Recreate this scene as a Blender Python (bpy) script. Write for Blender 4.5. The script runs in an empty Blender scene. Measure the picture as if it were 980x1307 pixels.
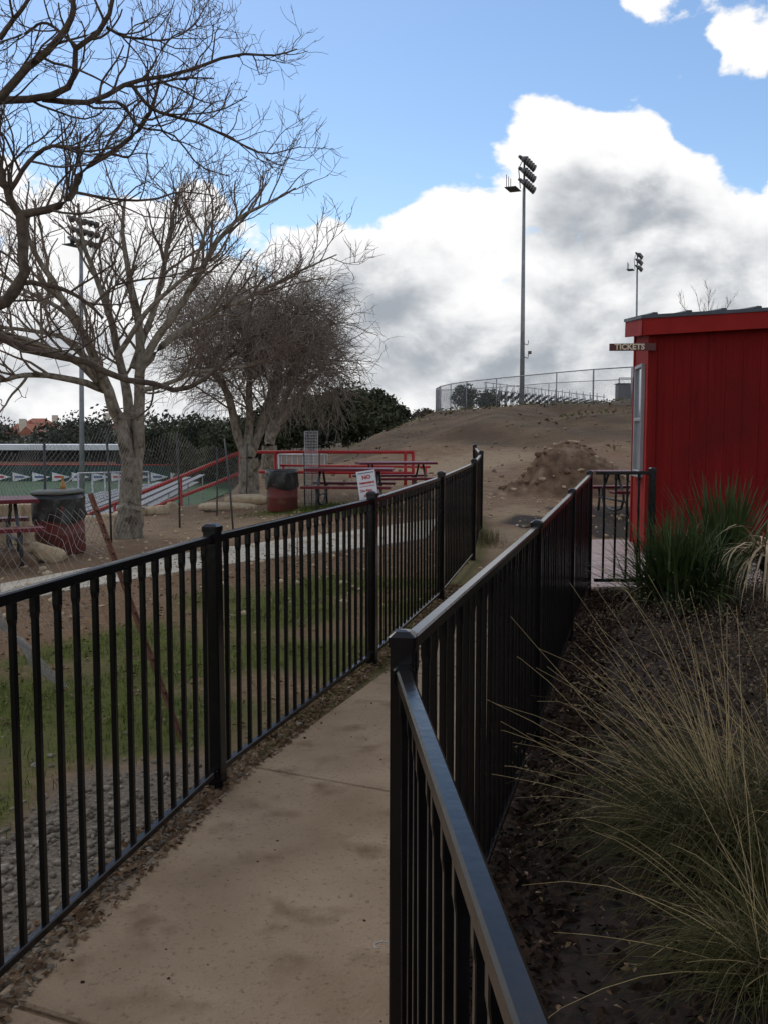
import bpy, math, random
import numpy as np

# ------------------------------------------------------------------ camera, sky, sun, exposure
S = bpy.context.scene
COL = S.collection
H = 1.65
FPX = 1180.0
PITCH = math.radians(5.0)
CP, SP = math.cos(PITCH), math.sin(PITCH)

cam = bpy.data.cameras.new('camera')
camo = bpy.data.objects.new('camera', cam)
COL.objects.link(camo)
camo.location = (0, 0, H)
camo.rotation_euler = (math.radians(90) - PITCH, 0, 0)
cam.sensor_fit = 'VERTICAL'
cam.sensor_height = 24.0
cam.lens = 24.0 * FPX / 1307.0
cam.clip_start = 0.05
cam.clip_end = 3000
S.camera = camo

S.view_settings.view_transform = 'Standard'
S.view_settings.look = 'None'
S.view_settings.exposure = -0.08
S.view_settings.gamma = 1.0
S.view_settings.use_curve_mapping = False
S.cycles.use_denoising = True
S.cycles.max_bounces = 6
S.cycles.transparent_max_bounces = 16


def ray(u, v):
    """direction of the viewing ray through a point of the 980 x 1307 survey sheet (depth component 1)"""
    xc = (u - 490.0) / FPX
    uc = -(v - 653.5) / FPX
    return np.array([xc, CP + uc * SP, -SP + uc * CP])


def P(u, v, t):
    return np.array([0, 0, H]) + ray(u, v) * t


SUN_EL, SUN_AZ = 48.0, -25.0      # degrees; azimuth measured from +Y towards +X

SKY_STRENGTH = 0.15

world = bpy.data.worlds.new('World')
S.world = world
world.use_nodes = True


def build_sky():
    nt = world.node_tree
    nt.nodes.clear()
    N = nt.nodes.new
    L = nt.links.new

    def math_node(op, a, b=None, c=None, clamp=False):
        n = N('ShaderNodeMath')
        n.operation = op
        n.use_clamp = clamp
        for i, x in enumerate((a, b, c)):
            if x is None:
                continue
            if isinstance(x, (int, float)):
                n.inputs[i].default_value = x
            else:
                L(x, n.inputs[i])
        return n.outputs[0]

    def rng_(v, a, b, c=0.0, d=1.0, smooth=True):
        n = N('ShaderNodeMapRange')
        n.interpolation_type = 'SMOOTHSTEP' if smooth else 'LINEAR'
        n.inputs['From Min'].default_value = a
        n.inputs['From Max'].default_value = b
        n.inputs['To Min'].default_value = c
        n.inputs['To Max'].default_value = d
        L(v, n.inputs['Value'])
        return n.outputs[0]
    tc = N('ShaderNodeTexCoord')
    V = tc.outputs['Generated']

    def puff(loc, scale, detail, rough, dist=0.0):
        mp = N('ShaderNodeMapping')
        mp.inputs['Scale'].default_value = (1, 1, 1.5)
        mp.inputs['Location'].default_value = loc
        L(V, mp.inputs['Vector'])
        n = N('ShaderNodeTexNoise')
        n.inputs['Scale'].default_value = scale
        n.inputs['Detail'].default_value = detail
        n.inputs['Roughness'].default_value = rough
        n.inputs['Distortion'].default_value = dist
        L(mp.outputs[0], n.inputs['Vector'])
        return n.outputs[0]
    base = (3.1, 1.7, 0.4)
    lit = (3.1 - .008, 1.7, 0.4 + .038)          # the same field sampled a little towards the sun
    n1 = puff(base, 8.5, 9.0, .54, .15)
    n2 = puff(lit, 8.5, 7.0, .54, .15)
    big = puff((.7, 5.2, 2.2), 3.2, 1.0, .5)
    sx = N('ShaderNodeSeparateXYZ')
    L(V, sx.inputs[0])
    el = rng_(sx.outputs['Z'], 0.05, 0.42, 0.36, -0.03, False)   # more cloud towards the horizon, all round
    dens = math_node('ADD', math_node('MULTIPLY_ADD', n1, 1.55, -.275), el)
    dens = math_node('MULTIPLY_ADD', math_node('SUBTRACT', big, .5), .35, dens)
    lobes = [
        (668, 150, 40, .20), (720, 150, 45, .18), (640, 225, 62, .18), (790, 180, 50, .20), (850, 235, 50, .20), (540, 285, 62, .20),
        (415, 292, 40, .36), (480, 285, 40, .22), (490, 212, 18, .24), (800, 340, 120, .10), (590, 390, 150, .08), (955, 330, 70, .20), (440, 400, 90, .08),
        (560, 75, 150, -.34), (430, 140, 115, -.36), (280, 90, 190, -.30), (925, 180, 62, -.42), (100, 60, 160, -.26),
        (760, 50, 56, -.40), (470, 235, 30, -.16), (890, 95, 40, -.34), (965, 165, 40, -.22), (575, 195, 30, -.16),
        (835, 12, 46, .44), (938, 108, 28, .36), (812, 108, 14, .16), (866, 97, 12, .32), (925, 46, 18, .24),
        (10, 235, 60, .12), (268, 245, 30, .26), (130, 360, 110, .08),
    ]
    for (u, v, r, a) in lobes:
        d = ray(u, v)
        d = d / np.linalg.norm(d)
        k = 2.0 / ((r / FPX) ** 2 * 1.6)
        vm = N('ShaderNodeVectorMath')
        vm.operation = 'DOT_PRODUCT'
        L(V, vm.inputs[0])
        vm.inputs[1].default_value = tuple(float(q) * k for q in d)
        q = math_node('EXPONENT', math_node('SUBTRACT', vm.outputs['Value'], k))
        dens = math_node('MULTIPLY_ADD', q, a, dens)
    mask = rng_(dens, .46, .56)
    thick = rng_(dens, .52, .85)
    relief = math_node('SUBTRACT', n1, n2)        # positive where the puff faces the sun
    sh = math_node('MULTIPLY_ADD', relief, -2.3, math_node('MULTIPLY', thick, .30))
    sh = math_node('MULTIPLY_ADD', math_node('SUBTRACT', puff((8.3, 1.1, 4.0), 6.0, 2.0, .5), .5), .9, sh)
    low = rng_(sx.outputs['Z'], .20, .03, 0.0, .20)
    sh = math_node('ADD', sh, low)
    for (u, v, r, a) in ((770, 285, 70, .62), (690, 275, 50, .40), (850, 262, 34, .3), (450, 345, 50, .50), (520, 372, 45, .35), (620, 440, 90, .30), (900, 400, 60, .3), (690, 140, 55, -.4), (630, 205, 55, -.4), (830, 195, 50, -.35), (530, 280, 50, -.35), (590, 320, 50, -.25), (640, 360, 45, -.2), (830, 360, 50, -.25), (420, 285, 35, -.3)):
        d = ray(u, v)
        d = d / np.linalg.norm(d)
        k = 2.0 / ((r / FPX) ** 2 * 1.6)
        vm = N('ShaderNodeVectorMath')
        vm.operation = 'DOT_PRODUCT'
        L(V, vm.inputs[0])
        vm.inputs[1].default_value = tuple(float(q) * k for q in d)
        q = math_node('EXPONENT', math_node('SUBTRACT', vm.outputs['Value'], k))
        sh = math_node('MULTIPLY_ADD', q, a, sh)
    sh = rng_(sh, .10, 1.12)
    cc = N('ShaderNodeMix')
    cc.data_type = 'RGBA'
    L(sh, cc.inputs['Factor'])
    cc.inputs['A'].default_value = (1.08, 1.08, 1.08, 1)
    cc.inputs['B'].default_value = (0.40, 0.44, 0.49, 1)
    bc = N('ShaderNodeBackground')
    bc.inputs['Strength'].default_value = 1.0
    L(cc.outputs['Result'], bc.inputs['Color'])
    sky = N('ShaderNodeTexSky')
    sky.sky_type = 'NISHITA'
    sky.sun_disc = False
    sky.sun_elevation = math.radians(SUN_EL)
    sky.sun_rotation = math.radians(SUN_AZ)
    sky.air_density = 1.0
    sky.dust_density = 0.2
    sky.ozone_density = 1.3
    hs = N('ShaderNodeHueSaturation')
    hs.inputs['Saturation'].default_value = 1.08
    L(sky.outputs[0], hs.inputs['Color'])
    bs = N('ShaderNodeBackground')
    bs.inputs['Strength'].default_value = SKY_STRENGTH
    L(hs.outputs[0], bs.inputs['Color'])
    ms = N('ShaderNodeMixShader')
    L(mask, ms.inputs[0])
    L(bs.outputs[0], ms.inputs[1])
    L(bc.outputs[0], ms.inputs[2])
    out = N('ShaderNodeOutputWorld')
    L(ms.outputs[0], out.inputs['Surface'])
    world.cycles.sampling_method = 'MANUAL'
    world.cycles.sample_map_resolution = 512


build_sky()

sun = bpy.data.lights.new('sun', 'SUN')
sun.energy = 1.1
sun.angle = math.radians(28)
sun.color = (1.0, 0.90, 0.77)
suno = bpy.data.objects.new('sun', sun)
COL.objects.link(suno)
suno.location = (0, 0, 60)
suno.rotation_euler = (math.radians(90 - SUN_EL), 0, math.radians(180 - SUN_AZ))

# ------------------------------------------------------------------ helpers
RNG = np.random.default_rng(7)
random.seed(7)
MATS = {}


def hexlin(r, g, b):
    f = lambda c: (c / 255 / 12.92) if c / 255 <= 0.04045 else ((c / 255 + 0.055) / 1.055) ** 2.4
    return (f(r), f(g), f(b))


def mat(name, c1, c2=None, rough=0.8, scale=4.0, detail=6.0, bump=0.0, bscale=None, metal=0.0, spec=0.5,
        lo=0.35, hi=0.65, c3=None, s3=1.0, stretch=None, speck=None, lo3=0.55, hi3=0.7, coat=0.0):
    m = bpy.data.materials.new(name)
    m.use_nodes = True
    nt = m.node_tree
    b = nt.nodes['Principled BSDF']
    b.inputs['Roughness'].default_value = rough
    b.inputs['Metallic'].default_value = metal
    b.inputs['Specular IOR Level'].default_value = spec
    b.inputs['Coat Weight'].default_value = coat
    b.inputs['Base Color'].default_value = (*c1, 1)
    tc = nt.nodes.new('ShaderNodeNewGeometry')
    L = nt.links.new
    if c2 is not None:
        n = nt.nodes.new('ShaderNodeTexNoise')
        n.inputs['Scale'].default_value = scale
        n.inputs['Detail'].default_value = detail
        src = tc.outputs['Position']
        if stretch:
            mp = nt.nodes.new('ShaderNodeMapping')
            mp.inputs['Scale'].default_value = stretch
            L(src, mp.inputs['Vector'])
            src = mp.outputs[0]
        L(src, n.inputs['Vector'])
        r = nt.nodes.new('ShaderNodeMapRange')
        r.inputs['From Min'].default_value = lo
        r.inputs['From Max'].default_value = hi
        L(n.outputs[0], r.inputs['Value'])
        mx = nt.nodes.new('ShaderNodeMix')
        mx.data_type = 'RGBA'
        L(r.outputs[0], mx.inputs['Factor'])
        mx.inputs['A'].default_value = (*c1, 1)
        mx.inputs['B'].default_value = (*c2, 1)
        outc = mx.outputs['Result']
        if c3 is not None:
            n3 = nt.nodes.new('ShaderNodeTexNoise')
            n3.inputs['Scale'].default_value = s3
            n3.inputs['Detail'].default_value = 11
            L(tc.outputs['Position'], n3.inputs['Vector'])
            r3 = nt.nodes.new('ShaderNodeMapRange')
            r3.inputs['From Min'].default_value = lo3
            r3.inputs['From Max'].default_value = hi3
            L(n3.outputs[0], r3.inputs['Value'])
            m3 = nt.nodes.new('ShaderNodeMix')
            m3.data_type = 'RGBA'
            L(r3.outputs[0], m3.inputs['Factor'])
            L(outc, m3.inputs['A'])
            m3.inputs['B'].default_value = (*c3, 1)
            outc = m3.outputs['Result']
        if speck:
            ns_ = nt.nodes.new('ShaderNodeTexNoise')
            ns_.inputs['Scale'].default_value = speck[0]
            ns_.inputs['Detail'].default_value = 4
            ns_.inputs['Roughness'].default_value = .7
            L(tc.outputs['Position'], ns_.inputs['Vector'])
            rs_ = nt.nodes.new('ShaderNodeMapRange')
            rs_.inputs['From Min'].default_value = speck[2]
            rs_.inputs['From Max'].default_value = speck[3]
            L(ns_.outputs[0], rs_.inputs['Value'])
            m4 = nt.nodes.new('ShaderNodeMix')
            m4.data_type = 'RGBA'
            L(rs_.outputs[0], m4.inputs['Factor'])
            L(outc, m4.inputs['A'])
            m4.inputs['B'].default_value = (*speck[1], 1)
            outc = m4.outputs['Result']
        L(outc, b.inputs['Base Color'])
    if bump:
        nb = nt.nodes.new('ShaderNodeTexNoise')
        nb.inputs['Scale'].default_value = bscale or scale * 3
        nb.inputs['Detail'].default_value = 8
        L(tc.outputs['Position'], nb.inputs['Vector'])
        bm = nt.nodes.new('ShaderNodeBump')
        bm.inputs['Strength'].default_value = bump
        bm.inputs['Distance'].default_value = 0.02
        L(nb.outputs[0], bm.inputs['Height'])
        L(bm.outputs[0], b.inputs['Normal'])
    MATS[name] = m
    return m


def world_loc(o):
    p = np.zeros(3)
    while o is not None:
        p += np.array(o.location)
        o = o.parent
    return p


def link_mesh(name, V, F, m, parent=None, world=True, smooth=False):
    me = bpy.data.meshes.new(name)
    V = np.asarray(V, dtype=float).reshape(-1, 3)
    o = bpy.data.objects.new(name, me)
    COL.objects.link(o)
    if parent is not None:
        o.parent = parent
        if world:
            V = V - world_loc(parent)
    if isinstance(F, np.ndarray):
        k = F.shape[1]
        me.vertices.add(len(V))
        me.vertices.foreach_set('co', V.ravel())
        me.loops.add(F.size)
        me.loops.foreach_set('vertex_index', F.ravel().astype(np.int32))
        me.polygons.add(len(F))
        me.polygons.foreach_set('loop_start', np.arange(0, F.size, k, dtype=np.int32))
        me.update(calc_edges=True)
    else:
        me.from_pydata([tuple(p) for p in V], [], F)
        me.update()
    if smooth:
        me.polygons.foreach_set('use_smooth', np.ones(len(me.polygons), dtype=bool))
    if m is not None:
        me.materials.append(MATS[m] if isinstance(m, str) else m)
    return o


def tag(o, label=None, cat=None, group=None, kind=None):
    if label:
        o['label'] = label
    if cat:
        o['category'] = cat
    if group:
        o['group'] = group
    if kind:
        o['kind'] = kind
    return o


def thing(name, label, cat, loc=(0, 0, 0), rz=0.0, group=None):
    o = bpy.data.objects.new(name, None)
    COL.objects.link(o)
    o.location = tuple(float(x) for x in loc)
    o.rotation_euler = (0, 0, rz)
    o.empty_display_size = 0.1
    return tag(o, label, cat, group)


class MB:
    def __init__(self):
        self.v = []
        self.f = []

    def add(self, V, F):
        o = len(self.v)
        self.v.extend([tuple(map(float, p)) for p in V])
        self.f.extend([tuple(i + o for i in q) for q in F])
        return self

    def bar(self, p0, p1, w, h, up=(0, 0, 1), ch=0.12):
        """chamfered rectangular bar from p0 to p1 (w sideways, h along up)"""
        p0 = np.array(p0, float)
        p1 = np.array(p1, float)
        d = p1 - p0
        d /= np.linalg.norm(d)
        u = np.array(up, float)
        s = np.cross(d, u)
        if np.linalg.norm(s) < 1e-4:
            s = np.cross(d, (0, 1, 0))
        s /= np.linalg.norm(s)
        u = np.cross(s, d)
        c = ch * min(w, h)
        a, b = w / 2, h / 2
        pr = [(-a + c, -b), (a - c, -b), (a, -b + c), (a, b - c), (a - c, b), (-a + c, b), (-a, b - c), (-a, -b + c)]
        V = [p0 + s * x + u * y for x, y in pr] + [p1 + s * x + u * y for x, y in pr]
        F = [(i, (i + 1) % 8, 8 + (i + 1) % 8, 8 + i) for i in range(8)]
        F += [tuple(range(7, -1, -1)), tuple(range(8, 16))]
        return self.add(V, F)

    def box(self, c, s, ch=0.04, rz=0.0):
        c = np.array(c, float)
        ca, sa = math.cos(rz), math.sin(rz)
        d = np.array([-sa, ca, 0]) * s[1] / 2
        return self.bar(c - d, c + d, s[0], s[2], ch=ch)

    def tube(self, pts, r, n=8, cap=True):
        pts = np.array(pts, float)
        k = len(pts)
        r = np.broadcast_to(np.asarray(r, float), (k,))
        V, F = [], []
        T = np.gradient(pts, axis=0)
        T /= np.linalg.norm(T, axis=1)[:, None] + 1e-9
        ref = np.array([0, 0, 1.0]) if abs(T[0][2]) < 0.9 else np.array([1.0, 0, 0])
        for i in range(k):
            s = np.cross(T[i], ref)
            s /= np.linalg.norm(s) + 1e-9
            u = np.cross(s, T[i])
            ref = u if abs(np.dot(u, T[min(i + 1, k - 1)])) < 0.95 else ref
            for j in range(n):
                a = 2 * math.pi * j / n
                V.append(pts[i] + r[i] * (s * math.cos(a) + u * math.sin(a)))
        for i in range(k - 1):
            for j in range(n):
                j2 = (j + 1) % n
                F.append((i * n + j, i * n + j2, (i + 1) * n + j2, (i + 1) * n + j))
        if cap:
            F.append(tuple(range(n - 1, -1, -1)))
            F.append(tuple(range((k - 1) * n, k * n)))
        return self.add(V, F)

    def lathe(self, c, prof, n=24, cap=True):
        """prof: list of (radius, z)"""
        V, F = [], []
        for (r, z) in prof:
            for j in range(n):
                a = 2 * math.pi * j / n
                V.append((c[0] + r * math.cos(a), c[1] + r * math.sin(a), c[2] + z))
        for i in range(len(prof) - 1):
            for j in range(n):
                j2 = (j + 1) % n
                F.append((i * n + j, i * n + j2, (i + 1) * n + j2, (i + 1) * n + j))
        if cap:
            F.append(tuple(range(n - 1, -1, -1)))
            F.append(tuple(range((len(prof) - 1) * n, len(prof) * n)))
        return self.add(V, F)

    def prism(self, poly, z0, z1):
        n = len(poly)
        V = [(x, y, z0) for x, y in poly] + [(x, y, z1) for x, y in poly]
        F = [tuple(range(n - 1, -1, -1)), tuple(range(n, 2 * n))]
        F += [(i, (i + 1) % n, n + (i + 1) % n, n + i) for i in range(n)]
        return self.add(V, F)

    def build(self, name, m, parent=None, world=True, smooth=False):
        return link_mesh(name, self.v, self.f, m, parent, world, smooth)


def tubes_np(pts, rad, sides=3):
    """pts (N,n,3), rad (N,n) -> vertices, quads"""
    pts = np.asarray(pts, float)
    rad = np.asarray(rad, float)
    N, n, _ = pts.shape
    T = np.gradient(pts, axis=1)
    T /= np.linalg.norm(T, axis=2, keepdims=True) + 1e-9
    ref = np.zeros_like(T)
    ref[..., 0] = 0.31
    ref[..., 1] = 0.53
    ref[..., 2] = 0.79
    bad = np.abs((ref * T).sum(2)) > 0.9
    ref[bad] = (0.9, -0.3, 0.1)
    s = np.cross(T, ref)
    s /= np.linalg.norm(s, axis=2, keepdims=True) + 1e-9
    u = np.cross(s, T)
    a = np.arange(sides) * 2 * math.pi / sides
    V = pts[:, :, None, :] + rad[:, :, None, None] * (s[:, :, None, :] * np.cos(a)[None, None, :, None]
                                                     + u[:, :, None, :] * np.sin(a)[None, None, :, None])
    idx = np.arange(N * n * sides).reshape(N, n, sides)
    i0 = idx[:, :-1, :]
    i1 = idx[:, 1:, :]
    F = np.stack([i0, np.roll(i0, -1, 2), np.roll(i1, -1, 2), i1], -1).reshape(-1, 4)
    return V.reshape(-1, 3), F


def merge(parts):
    Vs, Fs, o = [], [], 0
    for V, F in parts:
        Vs.append(V)
        Fs.append(F + o)
        o += len(V)
    return np.concatenate(Vs), np.concatenate(Fs)


def smoothstep(a, b, x):
    t = np.clip((np.asarray(x, float) - a) / (b - a), 0, 1)
    return t * t * (3 - 2 * t)


def vnoise(x, y, seed=0):
    """cheap smooth noise, about -1..1"""
    r = np.random.default_rng(seed)
    out = 0
    for k in range(5):
        a = r.uniform(0, 2 * math.pi)
        ph = r.uniform(0, 6.28, 2)
        f = r.uniform(0.7, 1.6)
        out = out + np.sin((x * math.cos(a) + y * math.sin(a)) * f + ph[0] + 1.3 * np.sin((y * math.cos(a) - x * math.sin(a)) * f * .7 + ph[1]))
    return out / 3.2


# ------------------------------------------------------------------ materials
mat('dirt', (.17, .12, .085), (.24, .18, .13), .95, 3)
mat('black_paint', (.003, .003, .0035), (.005, .005, .006), .20, 9, bump=.05, bscale=30, spec=.32, c3=(.011, .010, .009), s3=16, lo3=.58, hi3=.80)
mat('concrete_near', (.225, .158, .098), (.335, .248, .165), .95, 2.2, 15, bump=.5, bscale=90, spec=.12, c3=(.15, .094, .054), s3=4.5, lo3=.55, hi3=.75, lo=.28, hi=.72, speck=(48, (.14, .09, .052), .57, .72))
mat('concrete_walk', (.43, .385, .31), (.54, .49, .40), .95, 3, bump=.2, bscale=50, spec=.12, c3=(.27, .20, .13), s3=1.7, lo3=.56, hi3=.75, speck=(90, (.25, .20, .14), .5, .72))
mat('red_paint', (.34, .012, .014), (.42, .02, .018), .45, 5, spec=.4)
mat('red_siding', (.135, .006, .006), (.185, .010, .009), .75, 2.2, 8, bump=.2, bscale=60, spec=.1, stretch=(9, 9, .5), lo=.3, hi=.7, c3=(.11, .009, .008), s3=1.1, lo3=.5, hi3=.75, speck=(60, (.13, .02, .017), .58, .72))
mat('red_trim_lit_side', (.24, .012, .010), (.30, .018, .014), .7, 3, spec=.15, speck=(50, (.19, .022, .018), .55, .72))  # fascia red; on the booth's left side its lighter tone paints in skylight
mat('maroon_coat', (.10, .009, .016), (.14, .014, .022), .5, 8, spec=.3)
mat('galvanised', (.42, .43, .44), (.55, .56, .57), .5, 6, metal=.7)
mat('aluminium', (.11, .115, .12), (.17, .175, .18), .6, 3, metal=.1)
mat('pole_grey', (.20, .21, .22), (.28, .29, .30), .55, 2, metal=.4)
mat('dark_metal', (.035, .036, .04), (.06, .06, .065), .5, 6, metal=.3)
mat('lamp_dark', (.05, .05, .055), (.10, .10, .10), .45, 3, metal=.4)
mat('wire', (.26, .25, .23), (.36, .34, .31), .6, 9, metal=.3)
mat('wire_far', (.30, .31, .32), (.36, .37, .38), .6, 4, metal=.3)
mat('rust', (.085, .03, .017), (.15, .06, .03), .9, 14, bump=.3, bscale=80)
mat('barrel_red', (.15, .022, .018), (.10, .028, .02), .6, 4, c3=(.16, .07, .04), s3=5, lo3=.58, hi3=.7)
mat('liner', (.010, .011, .011), (.016, .018, .018), .3, 7, bump=.2, bscale=22)
mat('barrel_lid', (.10, .11, .095), (.14, .15, .13), .6, 5)
mat('limestone', (.40, .30, .18), (.52, .41, .27), .95, 6, bump=.6, bscale=14, c3=(.22, .15, .09), s3=4, lo3=.55, hi3=.7)
mat('bark_pale', (.15, .125, .095), (.29, .255, .20), .95, 16, 10, bump=.8, bscale=40, spec=.1, stretch=(1, 1, .5), c3=(.08, .058, .042), s3=7, lo3=.54, hi3=.68)
mat('bark_mid', (.13, .095, .068), (.21, .165, .12), .95, 8)
mat('bark_dark', (.055, .038, .028), (.12, .088, .064), .95, 12, 8, bump=.6, bscale=40)
mat('twig_red', (.10, .062, .046), (.16, .11, .08), .9, 4)
mat('twig_tan', (.20, .165, .135), (.29, .245, .20), .9, 3)
mat('oak_leaf', (.016, .022, .011), (.075, .085, .038), .85, .55)
mat('oak_leaf_far', (.03, .036, .024), (.055, .06, .04), .9, .4)
mat('far_leaf_bare', (.10, .08, .065), (.13, .11, .09), .9, 1)
mat('white_paint', (.72, .73, .74), (.80, .80, .80), .6, 2)
mat('roof_white', (.62, .64, .66), (.70, .71, .72), .5, 1)
mat('wall_green', (.012, .045, .042), (.016, .055, .05), .6, 1)
mat('pennant_blue', (.10, .16, .30), None, .7)
mat('turf', (.03, .075, .028), (.042, .10, .036), .95, .25)
mat('track', (.22, .24, .25), (.28, .29, .30), .9, .6)
mat('tile_roof', (.30, .10, .06), (.40, .16, .10), .85, 1.5)
mat('stucco', (.42, .34, .27), (.50, .42, .34), .9, 1)
mat('cream', (.62, .55, .44), (.68, .60, .50), .8, 2)
mat('brick_dark', (.25, .12, .08), (.30, .15, .11), .9, 3)
mat('glass', (.20, .23, .26), None, .08, spec=.8)
mat('window_frame', (.28, .29, .30), (.34, .35, .36), .5, 3)
mat('roof_metal', (.06, .07, .08), (.09, .10, .115), .6, 3, metal=.4)
mat('sign_white', (.70, .71, .73), None, .5)
mat('sign_red', (.50, .05, .05), None, .5)
mat('sign_grey', (.16, .17, .2), None, .5)
mat('ticket_board', (.075, .014, .014), (.10, .02, .018), .6, 6)
mat('ticket_letter', (.62, .53, .38), None, .6)
mat('blade_green', (.034, .036, .011), (.075, .07, .022), .75, 2.5, spec=.15)
mat('nolina', (.026, .046, .013), (.065, .095, .026), .6, 5, spec=.25)
mat('straw', (.28, .20, .085), (.40, .30, .14), .75, 6)
mat('straw_green', (.085, .075, .028), (.15, .12, .048), .75, 5)
mat('dead_strap', (.34, .25, .15), (.46, .36, .23), .8, 9)
mat('litter', (.10, .058, .032), (.20, .13, .075), .9, 12, c3=(.27, .21, .15), s3=17, lo3=.58, hi3=.62, spec=.15)
mat('mulch_bit', (.016, .010, .007), (.055, .033, .022), .95, 13, spec=.1)
mat('stone_bit', (.11, .09, .07), (.27, .23, .18), .95, 17, spec=.12)
mat('grass_blade', (.07, .108, .016), (.165, .195, .034), .8, 3, spec=.15)
mat('cover_leaf', (.065, .055, .024), (.15, .105, .055), .85, 10, c3=(.20, .07, .035), s3=14, lo3=.60, hi3=.64)
mat('pile', (.10, .058, .032), (.185, .115, .068), .97, 5, 9, bump=.9, bscale=11, c3=(.30, .22, .145), s3=2.6, lo3=.56, hi3=.74)
mat('shed_red', (.30, .02, .02), (.36, .03, .03), .6, 1)
mat('box_grey', (.07, .075, .08), (.10, .10, .11), .6, 2)
mat('puddle_water', (.05, .045, .04), None, .04, spec=.7)
mat('cement_pad', (.36, .28, .26), (.42, .33, .30), .9, 4)


# ------------------------------------------------------------------ terrain
LP = [(-1.27, 1.89), (-.77, 4.17), (-.083, 6.40), (.537, 8.69), (1.075, 11.15), (1.40, 13.45), (1.54, 15.75)]
RP = [(.215, -.30), (.040, 2.10), (.790, 4.75), (1.455, 7.15), (2.00, 8.97)]


def gz(x, y, detail=True):
    x = np.asarray(x, float)
    y = np.asarray(y, float)
    z = np.interp(y, [0, 7, 9, 12, 16, 20, 26], [0, 0, .05, .10, .2, .28, .36])
    crest = np.interp(x, [-14, -4, -1.9, -.5, 1.4, 3, 5, 10, 15, 30, 60], [-.4, .15, .62, 1.25, 2.15, 2.72, 2.92, 3.17, 3.42, 3.7, 3.8])
    s = smoothstep(19, 56, y)
    z = z * (1 - s) + crest * s
    if detail:
        z = z + .10 * smoothstep(20, 30, y) * vnoise(x * .6, y * .5, 3)
        z = z + .05 * smoothstep(15, 22, y) * vnoise(x * 1.7, y * 1.7, 4)
        z = z + .012 * vnoise(x * 4, y * 4, 5) * smoothstep(0.0, .5, np.abs(x - np.interp(y, [0, 3, 6, 9, 12], [-.5, -.45, .5, 1.2, 1.6])) - .55)
    z = z - .24 * smoothstep(-.8, -4.2, x) * smoothstep(11, 16, y) * (1 - smoothstep(22, 30, y))
    # slope down to the ball field on the left
    xb = np.interp(y, [0, 12, 14, 16, 17, 18, 19, 20, 22, 24, 50, 80, 120], [-11, -8.5, -7.6, -6.5, -5.7, -4.8, -4.3, -4.0, -3.7, -3.7, -4.6, -10, -18])
    z = z + .22 * smoothstep(24, 34, y) * (1 - smoothstep(48, 55, y)) * vnoise(x * .9, y * .55, 6)
    z = z - (3.15 + z) * smoothstep(0, 3.0, xb - x) * (1 - smoothstep(125, 170, y))
    # planting bed a little raised on the right
    xr = np.interp(y, [-.3, 2.1, 4.75, 7.15, 8.97], [.3, .12, .87, 1.53, 2.08])
    z = z + .05 * smoothstep(0, .5, x - xr) * (1 - smoothstep(8.2, 9.2, y))
    return z


def fence_x(y):
    return np.interp(y, [p[1] for p in LP], [p[0] for p in LP])


def axis(segs):
    out = []
    for a, b, n in segs:
        out.append(np.linspace(a, b, n, endpoint=False))
    return np.concatenate(out)


xs = np.concatenate([axis([(-900, -120, 14), (-120, -30, 30), (-30, -9, 42), (-9, -4, 45), (-4, 6, 130), (6, 20, 40), (20, 80, 30), (80, 900, 14)]), [900]])
ys = np.concatenate([axis([(-40, -4, 8), (-4, 1, 20), (1, 16, 170), (16, 32, 80), (32, 64, 90), (64, 130, 30), (130, 1200, 20)]), [1200]])
XX, YY = np.meshgrid(xs, ys)
ZZ = gz(XX, YY)


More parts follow.
